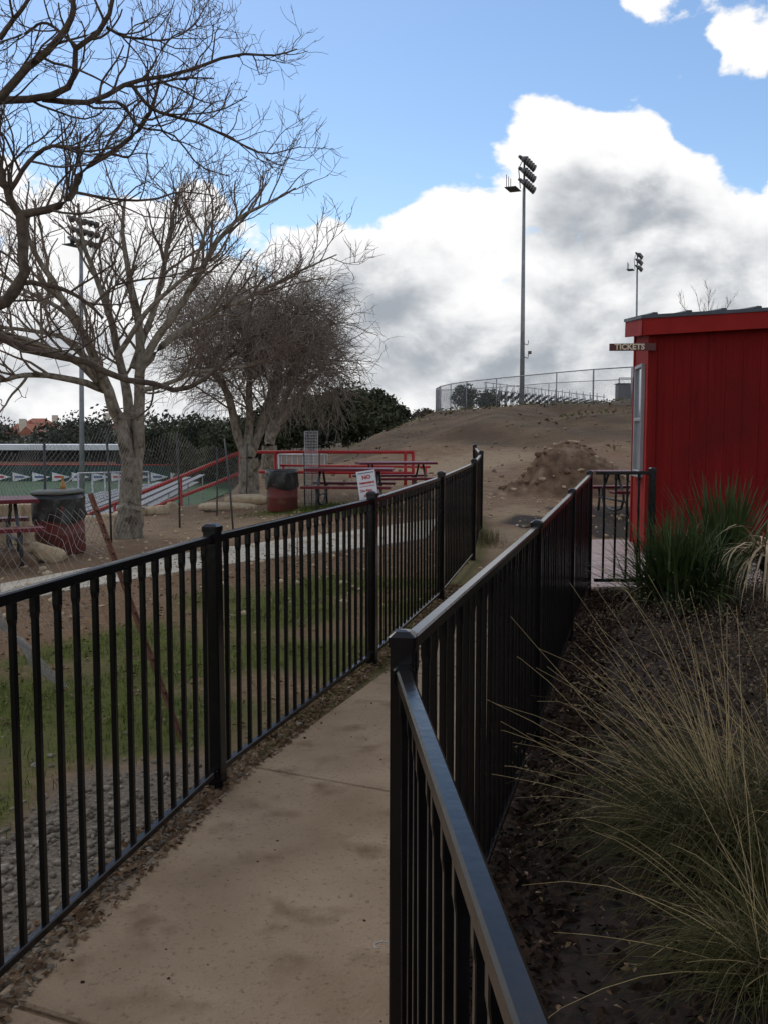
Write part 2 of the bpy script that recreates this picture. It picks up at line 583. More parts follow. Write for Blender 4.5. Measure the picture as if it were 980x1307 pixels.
def build_ground():
    nx, ny = len(xs), len(ys)
    idx = np.arange(nx * ny).reshape(ny, nx)
    F = np.stack([idx[:-1, :-1], idx[:-1, 1:], idx[1:, 1:], idx[1:, :-1]], -1).reshape(-1, 4)
    V = np.stack([XX, YY, ZZ], -1).reshape(-1, 3)
    o = link_mesh('ground', V, F, None, smooth=True)
    tag(o, kind='structure')
    x, y = XX.ravel(), YY.ravel()
    d = fence_x(y) - x                      # metres left of the near fence
    left = smoothstep(-.05, .05, d)
    n1 = vnoise(x * 2.2, y * 2.2, 11)
    n2 = vnoise(x * 5, y * 5, 12)
    up = 8.8 + (x + 1.7) * 2.0              # far edge of the lawn strip
    grass = left * np.maximum(smoothstep(4.1, 4.8, y + .35 * n1), smoothstep(.65, 1.1, d + .2 * n1)) * (1 - smoothstep(-.5, .6, y - up + .5 * n1)) * (1 - smoothstep(9.8, 10.8, y)) * np.clip(.75 + .55 * vnoise(x * 3.1, y * 3.1, 61), .15, 1)
    grass = np.maximum(grass, .55 * (1 - smoothstep(.25, .5, np.abs(d + .02 * n1) * 2)) * smoothstep(4.2, 4.8, y) * (1 - smoothstep(15, 17, y)))
    grass = np.maximum(grass, .9 * smoothstep(0, .6, 1 - np.abs((y - 17.0) / 1.6) - np.abs((x + .9) / 2.2)))
    # sparse green on the hill crown
    hill = smoothstep(48, 53, y) * smoothstep(2.5, 5, x)
    grass = np.maximum(grass, .75 * hill * np.clip(.7 + .5 * n1, 0, 1))
    grass = np.maximum(grass, .28 * smoothstep(33, 48, y) * np.clip(vnoise(x * .5, y * .35, 9), 0, 1))
    gravel = left * (1 - smoothstep(.6, 1.0, d + .2 * n1)) * (1 - smoothstep(4.0, 4.7, y + .3 * n1))
    mulch = smoothstep(-.12, -.03, x - np.interp(y, [p[1] for p in RP], [p[0] for p in RP])) * (1 - smoothstep(9.2, 9.35, y))
    mulch = np.maximum(mulch, .85 * smoothstep(.1, .6, 1 - np.abs((y - 14.8) / 2.0) - np.abs((x - 2.35) / 1.0) + .25 * n1))
    mulch = np.maximum(mulch, .9 * smoothstep(12.9, 13.2, y) * (1 - smoothstep(17, 18, y)) * smoothstep(2.9, 3.1, x))
    pale = smoothstep(18, 24, y) * (1 - smoothstep(27, 34, y)) * np.clip(.5 + .8 * vnoise(x * .5, y * .4, 21), 0, 1)
    pale = np.maximum(pale, smoothstep(12.5, 14.5, y) * (1 - smoothstep(17, 19, y)) * (1 - smoothstep(-1.5, -.8, x)) * .5)
    pale = np.maximum(pale, .75 * smoothstep(9, 10.5, y) * (1 - smoothstep(16, 19, y)) * smoothstep(0, .3, -d) * (1 - smoothstep(1.2, 1.7, -d)) * np.clip(.8 + .4 * n1, 0, 1))
    red = left * smoothstep(6, 8, y) * (1 - smoothstep(11.5, 13.5, y)) * np.clip(.75 + .4 * n1, 0, 1)
    red = np.maximum(red, .8 * smoothstep(6.0, 6.8, y) * (1 - smoothstep(8.2, 10.5, y)) * (1 - left) * (1 - mulch))
    far = smoothstep(90, 130, y)
    for nm, (a, b, c) in {'zone': (grass, mulch, gravel), 'zone2': (pale, red, far)}.items():
        at = o.data.attributes.new(nm, 'FLOAT_COLOR', 'POINT')
        arr = np.stack([a, b, c, smoothstep(29, 37, y) * (1 - smoothstep(90, 130, y))], -1)
        at.data.foreach_set('color', arr.astype(np.float32).ravel())
    m = bpy.data.materials.new('ground')
    m.use_nodes = True
    nt = m.node_tree
    L = nt.links.new
    b = nt.nodes['Principled BSDF']
    b.inputs['Roughness'].default_value = .95
    b.inputs['Specular IOR Level'].default_value = .2
    geo = nt.nodes.new('ShaderNodeNewGeometry')

    def noise(s, det=7, rough=.6):
        n = nt.nodes.new('ShaderNodeTexNoise')
        n.inputs['Scale'].default_value = s
        n.inputs['Detail'].default_value = det
        n.inputs['Roughness'].default_value = rough
        L(geo.outputs['Position'], n.inputs['Vector'])
        return n.outputs[0]

    def mixc(f, a, c):
        n = nt.nodes.new('ShaderNodeMix')
        n.data_type = 'RGBA'
        for s, q in (('Factor', f), ('A', a), ('B', c)):
            if isinstance(q, tuple):
                n.inputs[s].default_value = (*q, 1)
            elif isinstance(q, float):
                n.inputs[s].default_value = q
            else:
                L(q, n.inputs[s])
        return n.outputs['Result']

    def rng_(v, a, c):
        n = nt.nodes.new('ShaderNodeMapRange')
        n.inputs['From Min'].default_value = a
        n.inputs['From Max'].default_value = c
        L(v, n.inputs['Value'])
        return n.outputs[0]

    def mul(a, c):
        n = nt.nodes.new('ShaderNodeMath')
        n.operation = 'MULTIPLY_ADD'
        L(a, n.inputs[0])
        n.inputs[1].default_value = 1.0
        q = nt.nodes.new('ShaderNodeMath')
        q.operation = 'MULTIPLY_ADD'
        L(c, q.inputs[0])
        q.inputs[1].default_value = .9
        q.inputs[2].default_value = -.45
        L(q.outputs[0], n.inputs[2])
        return rng_(n.outputs[0], .25, .75)
    za = nt.nodes.new('ShaderNodeAttribute')
    za.attribute_name = 'zone'
    zb = nt.nodes.new('ShaderNodeAttribute')
    zb.attribute_name = 'zone2'
    s1 = nt.nodes.new('ShaderNodeSeparateColor')
    L(za.outputs['Color'], s1.inputs[0])
    s2 = nt.nodes.new('ShaderNodeSeparateColor')
    L(zb.outputs['Color'], s2.inputs[0])
    nb, nm_, nf, nh = noise(.45), noise(2.3), noise(14, 8, .7), noise(60, 4)
    soil = mixc(rng_(nm_, .35, .65), (.165, .102, .058), (.25, .168, .10))
    soil = mixc(rng_(nf, .42, .7), soil, (.105, .062, .034))
    soil = mixc(rng_(nb, .50, .66), soil, (.17, .098, .052))
    red_s = mixc(rng_(nf, .35, .65), (.115, .066, .034), (.215, .135, .076))
    soil = mixc(mul(s2.outputs[1], nm_), soil, red_s)
    pale_s = mixc(rng_(nf, .35, .65), (.21, .145, .085), (.31, .23, .145))
    soil = mixc(mul(s2.outputs[0], nm_), soil, pale_s)
    gcol = mixc(rng_(nf, .35, .65), (.048, .064, .013), (.12, .115, .028))
    soil = mixc(mul(s1.outputs[0], nf), soil, gcol)
    mcol = mixc(rng_(nf, .35, .65), (.018, .013, .011), (.05, .034, .026))
    soil = mixc(mul(s1.outputs[1], nm_), soil, mcol)
    vcol = mixc(rng_(nh, .35, .65), (.09, .072, .052), (.21, .172, .13))
    soil = mixc(mul(s1.outputs[2], nf), soil, vcol)
    hill_s = mixc(rng_(nb, .40, .60), (.08, .051, .028), (.15, .097, .054))
    hill_s = mixc(rng_(nf, .45, .7), hill_s, (.055, .036, .02))
    hill_s = mixc(rng_(nm_, .55, .72), hill_s, (.068, .066, .026))
    soil = mixc(mul(za.outputs['Alpha'], nb), soil, hill_s)
    soil = mixc(s2.outputs[2], soil, (.06, .065, .035))
    L(soil, b.inputs['Base Color'])
    bm = nt.nodes.new('ShaderNodeBump')
    bm.inputs['Strength'].default_value = .6
    bm.inputs['Distance'].default_value = .05
    ad = nt.nodes.new('ShaderNodeMath')
    ad.operation = 'ADD'
    L(nf, ad.inputs[0])
    L(nm_, ad.inputs[1])
    L(ad.outputs[0], bm.inputs['Height'])
    L(bm.outputs[0], b.inputs['Normal'])
    o.data.materials.append(m)
    return o


ground = build_ground()


def G(x, y):
    return float(gz(x, y))


def gpt(u, v, it=12):
    """where the sight line through a survey point meets the ground"""
    r = ray(u, v)
    lo, hi = 0.3, 120.0
    ts = np.concatenate([np.linspace(.5, 30, 900), np.linspace(30, 140, 700)])
    pts = np.array([0, 0, H]) + r[None] * ts[:, None]
    below = pts[:, 2] < gz(pts[:, 0], pts[:, 1])
    k = np.argmax(below) if below.any() else len(ts) - 1
    return pts[k]


# ------------------------------------------------------------------ paths (slabs with joints)
def slab_strip(owner, edges_l, edges_r, m, top=.03, gap=.018, depth=.12, name='concrete_slab'):
    for i in range(len(edges_l) - 1):
        a, b = np.array(edges_l[i]), np.array(edges_l[i + 1])
        c, d = np.array(edges_r[i + 1]), np.array(edges_r[i])
        n = (b - a) / np.linalg.norm(b - a)
        a2, b2 = a + n * gap / 2, b - n * gap / 2
        n = (c - d) / np.linalg.norm(c - d)
        d2, c2 = d + n * gap / 2, c - n * gap / 2
        mb = MB()
        zt = [G(*q) + top for q in (a2, b2, c2, d2)]
        tilt = random.uniform(-.004, .004)
        quad = [(q[0], q[1], z + tilt) for q, z in zip((a2, b2, c2, d2), zt)]
        e = .008
        cen = np.mean(quad, axis=0)
        inner = []
        for q in quad:
            dirn = np.array(cen) - np.array(q)
            dirn[2] = 0
            dirn /= np.linalg.norm(dirn)
            inner.append(tuple(np.array(q) + dirn * e))
        low = [(q[0], q[1], q[2] - e) for q in quad]
        bot = [(q[0], q[1], q[2] - depth) for q in quad]
        V = inner + low + bot
        F = [(3, 2, 1, 0)]
        for k in range(4):
            k2 = (k + 1) % 4
            F.append((k, k2, 4 + k2, 4 + k))
            F.append((4 + k, 4 + k2, 8 + k2, 8 + k))
        mb.add(V, F)
        mb.build(name, m, owner)


path = bpy.data.objects.new('path', None)
COL.objects.link(path)
tag(path, kind='structure')
pl = [(-2.04, -.9), (-1.60, .8), (-1.13, 2.55), (-.64, 4.40), (.02, 6.25), (.50, 7.9)]
pr = [(.16, -1.35), (.08, .45), (.00, 2.08), (.50, 3.87), (1.06, 5.81), (1.52, 7.45)]
slab_strip(path, pl, pr, 'concrete_near', top=.014)

walk = bpy.data.objects.new('sidewalk', None)
COL.objects.link(walk)
tag(walk, kind='structure')
wn = [gpt(u, v)[:2] for u, v in ((-330, 840), (-160, 806), (0, 774), (140, 746), (272, 724), (380, 710), (480, 698), (545, 688))]
wf = [gpt(u, v)[:2] for u, v in ((-330, 806), (-160, 776), (0, 748), (140, 722), (272, 702), (380, 688), (480, 674), (560, 663))]
slab_strip(walk, wn, wf, 'concrete_walk', top=.02)


# ------------------------------------------------------------------ black picket fences
def post_meshes(w, h):
    mb = MB()
    mb.bar((0, 0, -.25), (0, 0, h - .035), w, w, up=(0, 1, 0), ch=.08)
    cap = MB()
    a = w / 2 + .004
    b = w / 2 - .010
    c = w / 2 - .022
    rings = [(a, h - .038), (a, h - .014), (b, h - .003), (c, h)]
    V = []
    for q, z in rings:
        k = q * .85
        V += [(-k, -q, z), (k, -q, z), (q, -k, z), (q, k, z), (k, q, z), (-k, q, z), (-q, k, z), (-q, -k, z)]
    F = [(i * 8 + j, i * 8 + (j + 1) % 8, (i + 1) * 8 + (j + 1) % 8, (i + 1) * 8 + j) for i in range(3) for j in range(8)]
    F += [tuple(range(7, -1, -1)), tuple(range(24, 32))]
    cap.add(V, F)
    return mb, cap


def picket_mesh(h, w):
    """square tube with the flared collar under the rail"""
    V, F = [], []
    for z, q in ((0, w / 2), (h - .075, w / 2), (h - .055, w / 2 + .0028), (h - .02, w / 2 + .0028), (h, w / 2 + .0028)):
        c = q * .8
        V += [(-c, -q, z), (c, -q, z), (q, -c, z), (q, c, z), (c, q, z), (-c, q, z), (-q, c, z), (-q, -c, z)]
    for i in range(4):
        for j in range(8):
            F.append((i * 8 + j, i * 8 + (j + 1) % 8, (i + 1) * 8 + (j + 1) % 8, (i + 1) * 8 + j))
    me = bpy.data.meshes.new('picket')
    me.from_pydata(V, [], F)
    me.materials.append(MATS['black_paint'])
    return me


def picket_fence(root, posts, pw, ph, rail_top, spacing=.117, pick=.019, drops=None, skip_last_post=False, rail_w=.032):
    base = np.array(root.location)
    pm = cm = None
    for i, (x, y, z) in enumerate(posts):
        a = posts[max(i - 1, 0)]
        b = posts[min(i + 1, len(posts) - 1)]
        ang = math.atan2(b[1] - a[1], b[0] - a[0])
        if pm is None:
            mb, cb = post_meshes(pw, ph)
            o = mb.build('post', 'black_paint', root, world=False)
            c = cb.build('cap', 'black_paint', o, world=False)
            pm, cm = o.data, c.data
        else:
            o = bpy.data.objects.new('post', pm)
            COL.objects.link(o)
            o.parent = root
            c = bpy.data.objects.new('cap', cm)
            COL.objects.link(c)
            c.parent = o
        o.location = (x - base[0], y - base[1], z - base[2])
        o.rotation_euler = (random.uniform(-.006, .006), random.uniform(-.006, .006), ang)
    pk = picket_mesh(rail_top - .03 - .075, pick)
    for i in range(len(posts) - 1):
        a, b = np.array(posts[i], float), np.array(posts[i + 1], float)
        d = b - a
        L = np.linalg.norm(d[:2])
        n = d / L
        dr = drops[i] if drops else 0.0
        up = np.array([0, 0, 1.0])
        s, e = a + n * pw * .45, b - n * pw * .45
        MB().bar(s + up * (rail_top - .018 - dr), e + up * (rail_top - .018 - dr), rail_w, .036, ch=.14).build('top_rail', 'black_paint', root)
        MB().bar(s + up * .085, e + up * .085, rail_w * .9, .03, ch=.14).build('bottom_rail', 'black_paint', root)
        for q, sg in ((s, 1), (e, -1)):
            for zz in (rail_top - .018 - dr, .085):
                MB().bar(q + up * zz + n * sg * (-.004), q + up * zz + n * sg * .03, rail_w + .010, .044, ch=.2).build('rail_bracket', 'black_paint', root)
        k = max(1, int(round(L / spacing)) - 1)
        for j in range(k):
            p = a + d * (j + 1) / (k + 1)
            o = bpy.data.objects.new('picket', pk)
            COL.objects.link(o)
            o.parent = root
            o.location = tuple(p - base + up * (.075 - dr))
            o.rotation_euler = (random.uniform(-.004, .004), random.uniform(-.004, .004), math.atan2(n[1], n[0]))


lposts = [(x, y, G(x, y)) for x, y in LP]
fl = thing('picket_fence', 'long black metal picket fence curving along the left side of the path', 'fence', (LP[1][0], LP[1][1], 0))
picket_fence(fl, lposts, .066, 1.235, 1.185)
rposts = [(x, y, 0.0 if y < 6 else G(x - .3, y)) for x, y in RP]
rposts[2] = (RP[2][0], RP[2][1], .0)
rposts[3] = (RP[3][0], RP[3][1], .015)
rposts[4] = (RP[4][0], RP[4][1], .075)
fr = thing('picket_fence', 'black metal picket fence on the right, bending close to the viewer', 'fence', (RP[1][0], RP[1][1], 0))
picket_fence(fr, rposts, .054, 1.195, 1.165, drops=[.05, 0, 0, 0], rail_w=.034)

# short closing panel between fence end and booth
gp = thing('fence_gate', 'narrow black picket gate between the fence end and the red booth', 'gate', (2.03, 9.0, .06))
gm, gc = post_meshes(.06, 1.24)
o = gm.build('post', 'black_paint', gp, world=False)
o.location = (.585, .02, 0)
c = gc.build('cap', 'black_paint', o, world=False)
MB().bar((.03, 0, 1.185), (.56, 0, 1.185), .03, .034).build('top_rail', 'black_paint', gp, world=False)
MB().bar((.03, 0, .13), (.56, 0, .13), .03, .034).build('bottom_rail', 'black_paint', gp, world=False)
pk = picket_mesh(1.06, .019)
for j in range(4):
    o = bpy.data.objects.new('picket', pk)
    COL.objects.link(o)
    o.parent = gp
    o.location = (.115 + j * .112, 0, .125)


# ------------------------------------------------------------------ lettering
def letters(txt, size, m, parent, loc, rot, name='lettering', bold=0.0, extrude=.002):
    cu = bpy.data.curves.new('t', 'FONT')
    cu.body = txt
    cu.size = size
    cu.align_x = 'CENTER'
    cu.align_y = 'CENTER'
    cu.extrude = extrude
    cu.offset = bold
    cu.resolution_u = 3
    tmp = bpy.data.objects.new('t', cu)
    COL.objects.link(tmp)
    bpy.context.view_layer.update()
    me = bpy.data.meshes.new_from_object(tmp.evaluated_get(bpy.context.evaluated_depsgraph_get()))
    bpy.data.objects.remove(tmp)
    me.name = name
    me.materials.clear()
    me.materials.append(MATS[m])
    ob = bpy.data.objects.new(name, me)
    COL.objects.link(ob)
    ob.parent = parent
    ob.location = loc
    ob.rotation_euler = rot
    return ob


# no trespassing notice behind the left fence post
sp = P(469, 621, 6.66)
ns = thing('warning_sign', 'small tilted white no trespassing notice fixed to the left fence', 'sign', sp, 0)
ns.rotation_euler = (0, math.radians(-8), math.radians(14))
MB().bar((0, 0, -.105), (0, 0, .115), .136, .004, up=(0, 1, 0), ch=.1).build('board', 'sign_white', ns, world=False)
MB().bar((-.058, -.0035, .100), (.058, -.0035, .100), .002, .007).build('line', 'sign_grey', ns, world=False)
MB().bar((-.055, -.0035, .004), (.055, -.0035, .004), .002, .004).build('line', 'sign_red', ns, world=False)
R90 = (math.radians(90), 0, 0)
letters('NO', .040, 'sign_red', ns, (0, -.004, .068), R90, bold=.0012)
letters('TRESPASSING', .0185, 'sign_red', ns, (0, -.004, .028), R90, bold=.0009)
letters('Do Not', .026, 'sign_red', ns, (-.012, -.004, -.027), R90, bold=.0006)
letters('Enter', .026, 'sign_red', ns, (-.004, -.004, -.064), R90, bold=.0006)


# ------------------------------------------------------------------ red ticket booth
def build_booth():
    ang = -math.atan2(.119, .993)
    b = thing('ticket_booth', 'red painted wooden ticket booth with low metal roof at the right', 'booth', (3.255, 11.45, .10), ang)
    W, D = 4.6, 1.25

    def hz(x, y):
        return 2.72 + .046 * x + .085 * y
    core = MB()
    V = [(.02, .02, -.2), (W, .02, -.2), (W, D, -.2), (.02, D, -.2)]
    V += [(x, y, hz(x, y) + .12) for x, y, _ in V]
    core.add(V, [(3, 2, 1, 0), (4, 5, 6, 7), (0, 1, 5, 4), (1, 2, 6, 5), (2, 3, 7, 6), (3, 0, 4, 7)])
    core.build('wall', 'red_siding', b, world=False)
    x = .09
    bw = .203
    while x < W - .1:          # front boards
        z1 = hz(x, 0) + .02
        w = bw - .0035
        V = [(x, .008, -.15), (x + w, .008, -.15), (x + w, .008, z1 + .046 * w), (x, .008, z1)]
        e = .003
        V += [(x - e, .019, -.15), (x + w + e, .019, -.15), (x + w + e, .019, z1 + .046 * w), (x - e, .019, z1)]
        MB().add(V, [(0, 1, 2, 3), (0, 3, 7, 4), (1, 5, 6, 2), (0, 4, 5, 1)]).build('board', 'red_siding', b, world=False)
        x += bw
    MB().bar((.04, -.012, -.15), (.04, -.012, hz(0, 0) + .02), .085, .03, up=(0, 1, 0)).build('corner_trim', 'red_siding', b, world=False)
    MB().bar((-.008, .045, -.15), (-.008, .045, hz(0, 0) + .02), .03, .07, up=(0, 1, 0)).build('corner_trim', 'red_trim_lit_side', b, world=False)  # side-face trim shares the lighter red that stands for skylight
    MB().bar((-.008, D - .03, -.15), (-.008, D - .03, hz(0, D) + .02), .03, .07, up=(0, 1, 0)).build('corner_trim', 'red_trim_lit_side', b, world=False)
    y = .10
    while y < D - .1:          # side boards beyond the window, skylight on this face put in as lighter red
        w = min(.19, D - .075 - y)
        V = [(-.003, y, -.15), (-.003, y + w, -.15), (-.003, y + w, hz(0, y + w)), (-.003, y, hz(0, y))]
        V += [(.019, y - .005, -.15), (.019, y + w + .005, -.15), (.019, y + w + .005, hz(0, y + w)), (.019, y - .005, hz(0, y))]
        MB().add(V, [(3, 2, 1, 0), (4, 7, 3, 0), (1, 2, 6, 5)]).build('board', 'red_trim_lit_side', b, world=False)
        y += .20
    # window in the left side
    y0, y1, z0, z1 = .36, .93, 1.02, 2.38
    w = MB()
    fr = .045
    for p, q in (((-.022, y0, z0), (-.022, y0, z1)), ((-.022, y1, z0), (-.022, y1, z1))):
        w.bar(p, q, .05, fr, up=(0, 1, 0))
    for z in (z0, (z0 + z1) / 2, z1):
        w.bar((-.022, y0, z), (-.022, y1, z), .05, fr)
    win = w.build('window', 'window_frame', b, world=False)
    for za, zb in ((z0, (z0 + z1) / 2), ((z0 + z1) / 2, z1)):
        MB().box((-.012, (y0 + y1) / 2, (za + zb) / 2), (.008, y1 - y0 - fr, zb - za - fr)).build('pane', 'glass', win, world=False)
    MB().box((-.035, (y0 + y1) / 2, z0 - .04), (.08, y1 - y0 + .1, .03)).build('window_sill', 'window_frame', win, world=False)
    # fascia and roof
    oh = .13
    p0 = np.array([-.11, -oh, hz(-.11, -oh) + .10])
    p1 = np.array([W + .2, -oh, hz(W + .2, -oh) + .10])
    MB().bar(p0, p1, .03, .20).build('fascia', 'red_trim_lit_side', b, world=False)
    q0 = np.array([-.11, -oh + .017, hz(-.11, -oh) + .10])
    q1 = np.array([-.11, D + .12, hz(-.11, D + .12) + .10])
    MB().bar(q0, q1, .03, .20).build('fascia', 'red_trim_lit_side', b, world=False)
    V = []
    for dz in (.0, .02):
        for xx, yy in ((-.09, -oh + .02), (W + .2, -oh + .02), (W + .2, D + .1), (-.09, D + .1)):
            V.append((xx, yy, hz(xx, yy) + .03 + dz))
    MB().add(V, [(3, 2, 1, 0), (4, 5, 6, 7)]).build('soffit', 'red_siding', b, world=False)
    V = []
    for dz in (.203, .245):
        for xx, yy in ((-.14, -oh - .03), (W + .2, -oh - .03), (W + .2, D + .15), (-.14, D + .15)):
            V.append((xx, yy, hz(xx, yy) + dz))
    roof = MB().add(V, [(3, 2, 1, 0), (4, 5, 6, 7), (0, 1, 5, 4), (1, 2, 6, 5), (2, 3, 7, 6), (3, 0, 4, 7)]).build('roof', 'roof_metal', b, world=False)
    for k in range(12):
        xx = .02 + k * .40
        a = np.array([xx, -oh - .028, hz(xx, -oh) + .252])
        c = np.array([xx, D + .14, hz(xx, D + .14) + .252])
        MB().bar(a, c, .07, .03, ch=.4).build('roof_rib', 'roof_metal', roof, world=False)
    # TICKETS board
    t = thing('ticket_sign', 'narrow dark red board reading TICKETS beside the booth roof corner', 'sign',
              P(806.5, 443, 11.25), ang)
    MB().bar((-.275, 0, 0), (.275, 0, 0), .02, .088, ch=.06).build('board', 'ticket_board', t, world=False)
    letters('TICKETS', .094, 'ticket_letter', t, (-.035, -.012, 0), R90, bold=.003)
    MB().bar((.2, .01, 0), (.2, .12, 0), .03, .03).build('bracket', 'ticket_board', t, world=False)
    return b


build_booth()
# concrete pad seen through the gate
pad = bpy.data.objects.new('paved_pad', None)
COL.objects.link(pad)
tag(pad, kind='structure')
slab_strip(pad, [(2.12, 9.3), (2.3, 11.0), (2.5, 12.9)], [(5.2, 9.25), (5.3, 10.9), (5.4, 12.7)], 'cement_pad', top=.02)


# ------------------------------------------------------------------ picnic tables
def picnic_table(label, loc, rz, sc=1.0, length=1.5, group='maroon picnic tables'):
    t = thing('picnic_table', label, 'table', loc, rz, group)
    h = .76 * sc
    L = length
    top = MB()
    V = []
    for z, k in ((h - .045, 1.0), (h - .012, 1.0), (h, .985)):
        for x, y in ((-L / 2, -.38), (L / 2, -.38), (L / 2, .38), (-L / 2, .38)):
            V.append((x * k, y * k, z))
    F = [(3, 2, 1, 0), (8, 9, 10, 11)] + [(i * 4 + j, i * 4 + (j + 1) % 4, i * 4 + 4 + (j + 1) % 4, i * 4 + 4 + j) for i in range(2) for j in range(4)]
    top.add(V, F)
    top.build('table_top', 'maroon_coat', t, world=False)
    for s in (-1, 1):
        MB().box((0, s * .70, .44), (L, .26, .045), ch=.2).build('bench_seat', 'maroon_coat', t, world=False)
    for x in (-L * .33, L * .33):
        for s in (-1, 1):
            MB().tube([(x, s * .22, h - .05), (x, s * .34, h - .2), (x, s * .50, .42), (x, s * .52, .30), (x, s * .42, .15), (x, s * .1, .09), (x, 0, .085)], .022, 8).build('leg', 'dark_metal', t, world=False, smooth=True)
            MB().tube([(x, s * .70, .42), (x, s * .66, .25), (x, s * .72, .02)], .022, 8).build('leg', 'dark_metal', t, world=False, smooth=True)
        MB().tube([(x, -.68, .27), (x, .68, .27)], .018, 8).build('cross_bar', 'dark_metal', t, world=False, smooth=True)
    return t


def place(u, v, t):
    p = P(u, v, t)
    return (p[0], p[1], G(p[0], p[1]))


pt = place(-38, 700, 11.0)
picnic_table('maroon picnic table with curved dark legs next to the dented red drum', pt, math.radians(28))
pt = place(447, 640, 17.2)
picnic_table('maroon picnic table in front of the red pipe railing, nearest the sign', pt, math.radians(-4), length=1.6)
pt = place(505, 630, 19.3)
picnic_table('maroon picnic table behind the fence, half hidden by another table', pt, math.radians(10), length=1.6)
pt = (4.42, 15.8, G(4.42, 15.8) + .02)
picnic_table('dark red picnic table seen past the gate beside the ticket booth', pt, math.radians(6), length=1.6)


# ------------------------------------------------------------------ drums
def drum(label, loc, r, h, dent=0.0, lid=False, seed=0, tilt=(0, 0)):
    t = thing('trash_drum', label, 'trash drum', loc, 0, 'steel trash drums')
    t.rotation_euler = (tilt[0], tilt[1], 0)
    rg = np.random.default_rng(seed)
    prof = [(r * .97, 0), (r, .015), (r, h * .32), (r * 1.02, h * .34), (r, h * .36), (r, h * .64), (r * 1.02, h * .66), (r, h * .68), (r, h * .97), (r * 1.02, h)]
    mb = MB().lathe((0, 0, 0), prof, 32, cap=True)
    v = np.array(mb.v)
    k = np.exp(-((v[:, 0] + .1) ** 2 + (v[:, 1] + r) ** 2) / .03 - (v[:, 2] - h * .25) ** 2 / .02)
    v[:, 1] += dent * k
    mb.v = v
    mb.build('barrel', 'barrel_red', t, world=False, smooth=True)
    # liner folded over the rim
    n = 40
    V, F = [], []
    rings = [(r * .93, h * .75), (r * .99, h + .012), (r * 1.035, h + .014), (r * 1.06, h * .93), (r * 1.045, h * .8), (r * 1.07, h * .66), (r * 1.05, h * .56)]
    for i, (q, z) in enumerate(rings):
        for j in range(n):
            a = 2 * math.pi * j / n
            w = (.010 * math.sin(a * 7 + i * 1.3) + .006 * rg.normal()) * (i > 2)
            V.append(((q + w) * math.cos(a), (q + w) * math.sin(a), z + (.03 * math.sin(a * 3 + seed) if i == len(rings) - 1 else 0)))
    for i in range(len(rings) - 1):
        for j in range(n):
            F.append((i * n + j, (i + 1) * n + j, (i + 1) * n + (j + 1) % n, i * n + (j + 1) % n))
    MB().add(V, F).build('liner', 'liner', t, world=False, smooth=True)
    if lid:
        MB().lathe((0, 0, 0), [(r * .35, h + .03), (r * 1.06, h + .018), (r * 1.08, h + .03), (r * 1.08, h + .05), (r * .9, h + .07), (r * .36, h + .075), (r * .35, h + .03)], 32, cap=False).build('rim_lid', 'barrel_lid', t, world=False, smooth=True)
    return t


drum('dented dark red drum with black liner and grey rim lid by the broken wire fence', place(79, 712, 12.0), .31, .76, .05, True, 1, (.0, -.03))
drum('dark red drum with shiny black liner beside the wire tree guard', place(361, 660, 17.2), .285, .75, .0, False, 2)
bt = thing('drink_bottle', 'small amber bottle standing on the lid of the dented drum', 'bottle', place(79, 712, 12.0))
bt.location.z += .83
MB().lathe((.04, .02, 0), [(.03, 0), (.033, .01), (.033, .07), (.015, .10), (.014, .13), (.0165, .135), (.0165, .15)], 12).build('body', mat('amber', (.35, .17, .03), None, .2), bt, world=False, smooth=True)
MB().lathe((.04, .02, .151), [(.018, 0), (.018, .02), (.016, .022)], 12).build('bottle_cap', mat('cap_o', (.45, .2, .05), None, .5), bt, world=False, smooth=True)


# ------------------------------------------------------------------ rocks
def rock(name, label, cat, loc, size, m, seed, group=None, rough=.25):
    import bmesh
    bm = bmesh.new()
    bmesh.ops.create_icosphere(bm, subdivisions=3, radius=1)
    rg = np.random.default_rng(seed)
    k = rg.normal(size=(7, 3))
    ph = rg.uniform(0, 6, 7)
    for v in bm.verts:
        c = np.array(v.co)
        f = 1 + rough * sum(math.sin(np.dot(k[i] * 1.8, c) + ph[i]) for i in range(7)) / 4
        c = np.sign(c) * np.abs(c) ** .75 * f
        v.co = c * np.array(size)
    me = bpy.data.meshes.new(name)
    bm.to_mesh(me)
    bm.free()
    me.materials.append(MATS[m])
    me.polygons.foreach_set('use_smooth', np.zeros(len(me.polygons), bool))
    ob = bpy.data.objects.new(name, me)
    COL.objects.link(ob)
    ob.location = tuple(float(q) for q in loc)
    if label:
        tag(ob, label, cat, group)
    return ob


r = rock('boulder', 'pale tilted limestone block lying against the dented drum', 'rock', np.array(place(60, 716, 11.2)) + (0, 0, .09), (.23, .15, .10), 'limestone', 3)
r.rotation_euler = (0.1, .32, .4)
rock('boulder', 'brown dirt covered boulder at the left edge below the picnic table', 'rock', np.array(place(14, 722, 10.9)) + (0, 0, .03), (.36, .22, .15), 'pile', 5)
# low limestone blocks: border and wall behind the table
wl = thing('retaining_wall', 'low buff limestone wall behind the left picnic table', 'wall', place(20, 690, 13.2))
for k in range(5):
    p = np.array(place(-60 + k * 27, 690, 13.3 + .05 * k))
    MB().box((p[0], p[1], p[2] + .27), (.30, .26, .60), ch=.05, rz=-.1).build('stone_block', 'limestone', wl)
for k, (u, v, t, sx, sy, sz) in enumerate(((292, 658, 19.0, .62, .30, .10), (322, 652, 19.3, .55, .33, .12))):
    r = rock('flat_stone', ('flat limestone slab lying in front of the second tree, left one', 'thicker flat limestone slab lying in front of the second tree, right one')[k], 'rock',
             np.array(place(u, v, t)) + (0, 0, .06 + .06 * k), (sx, sy, sz), 'limestone', 20 + k, rough=.12)
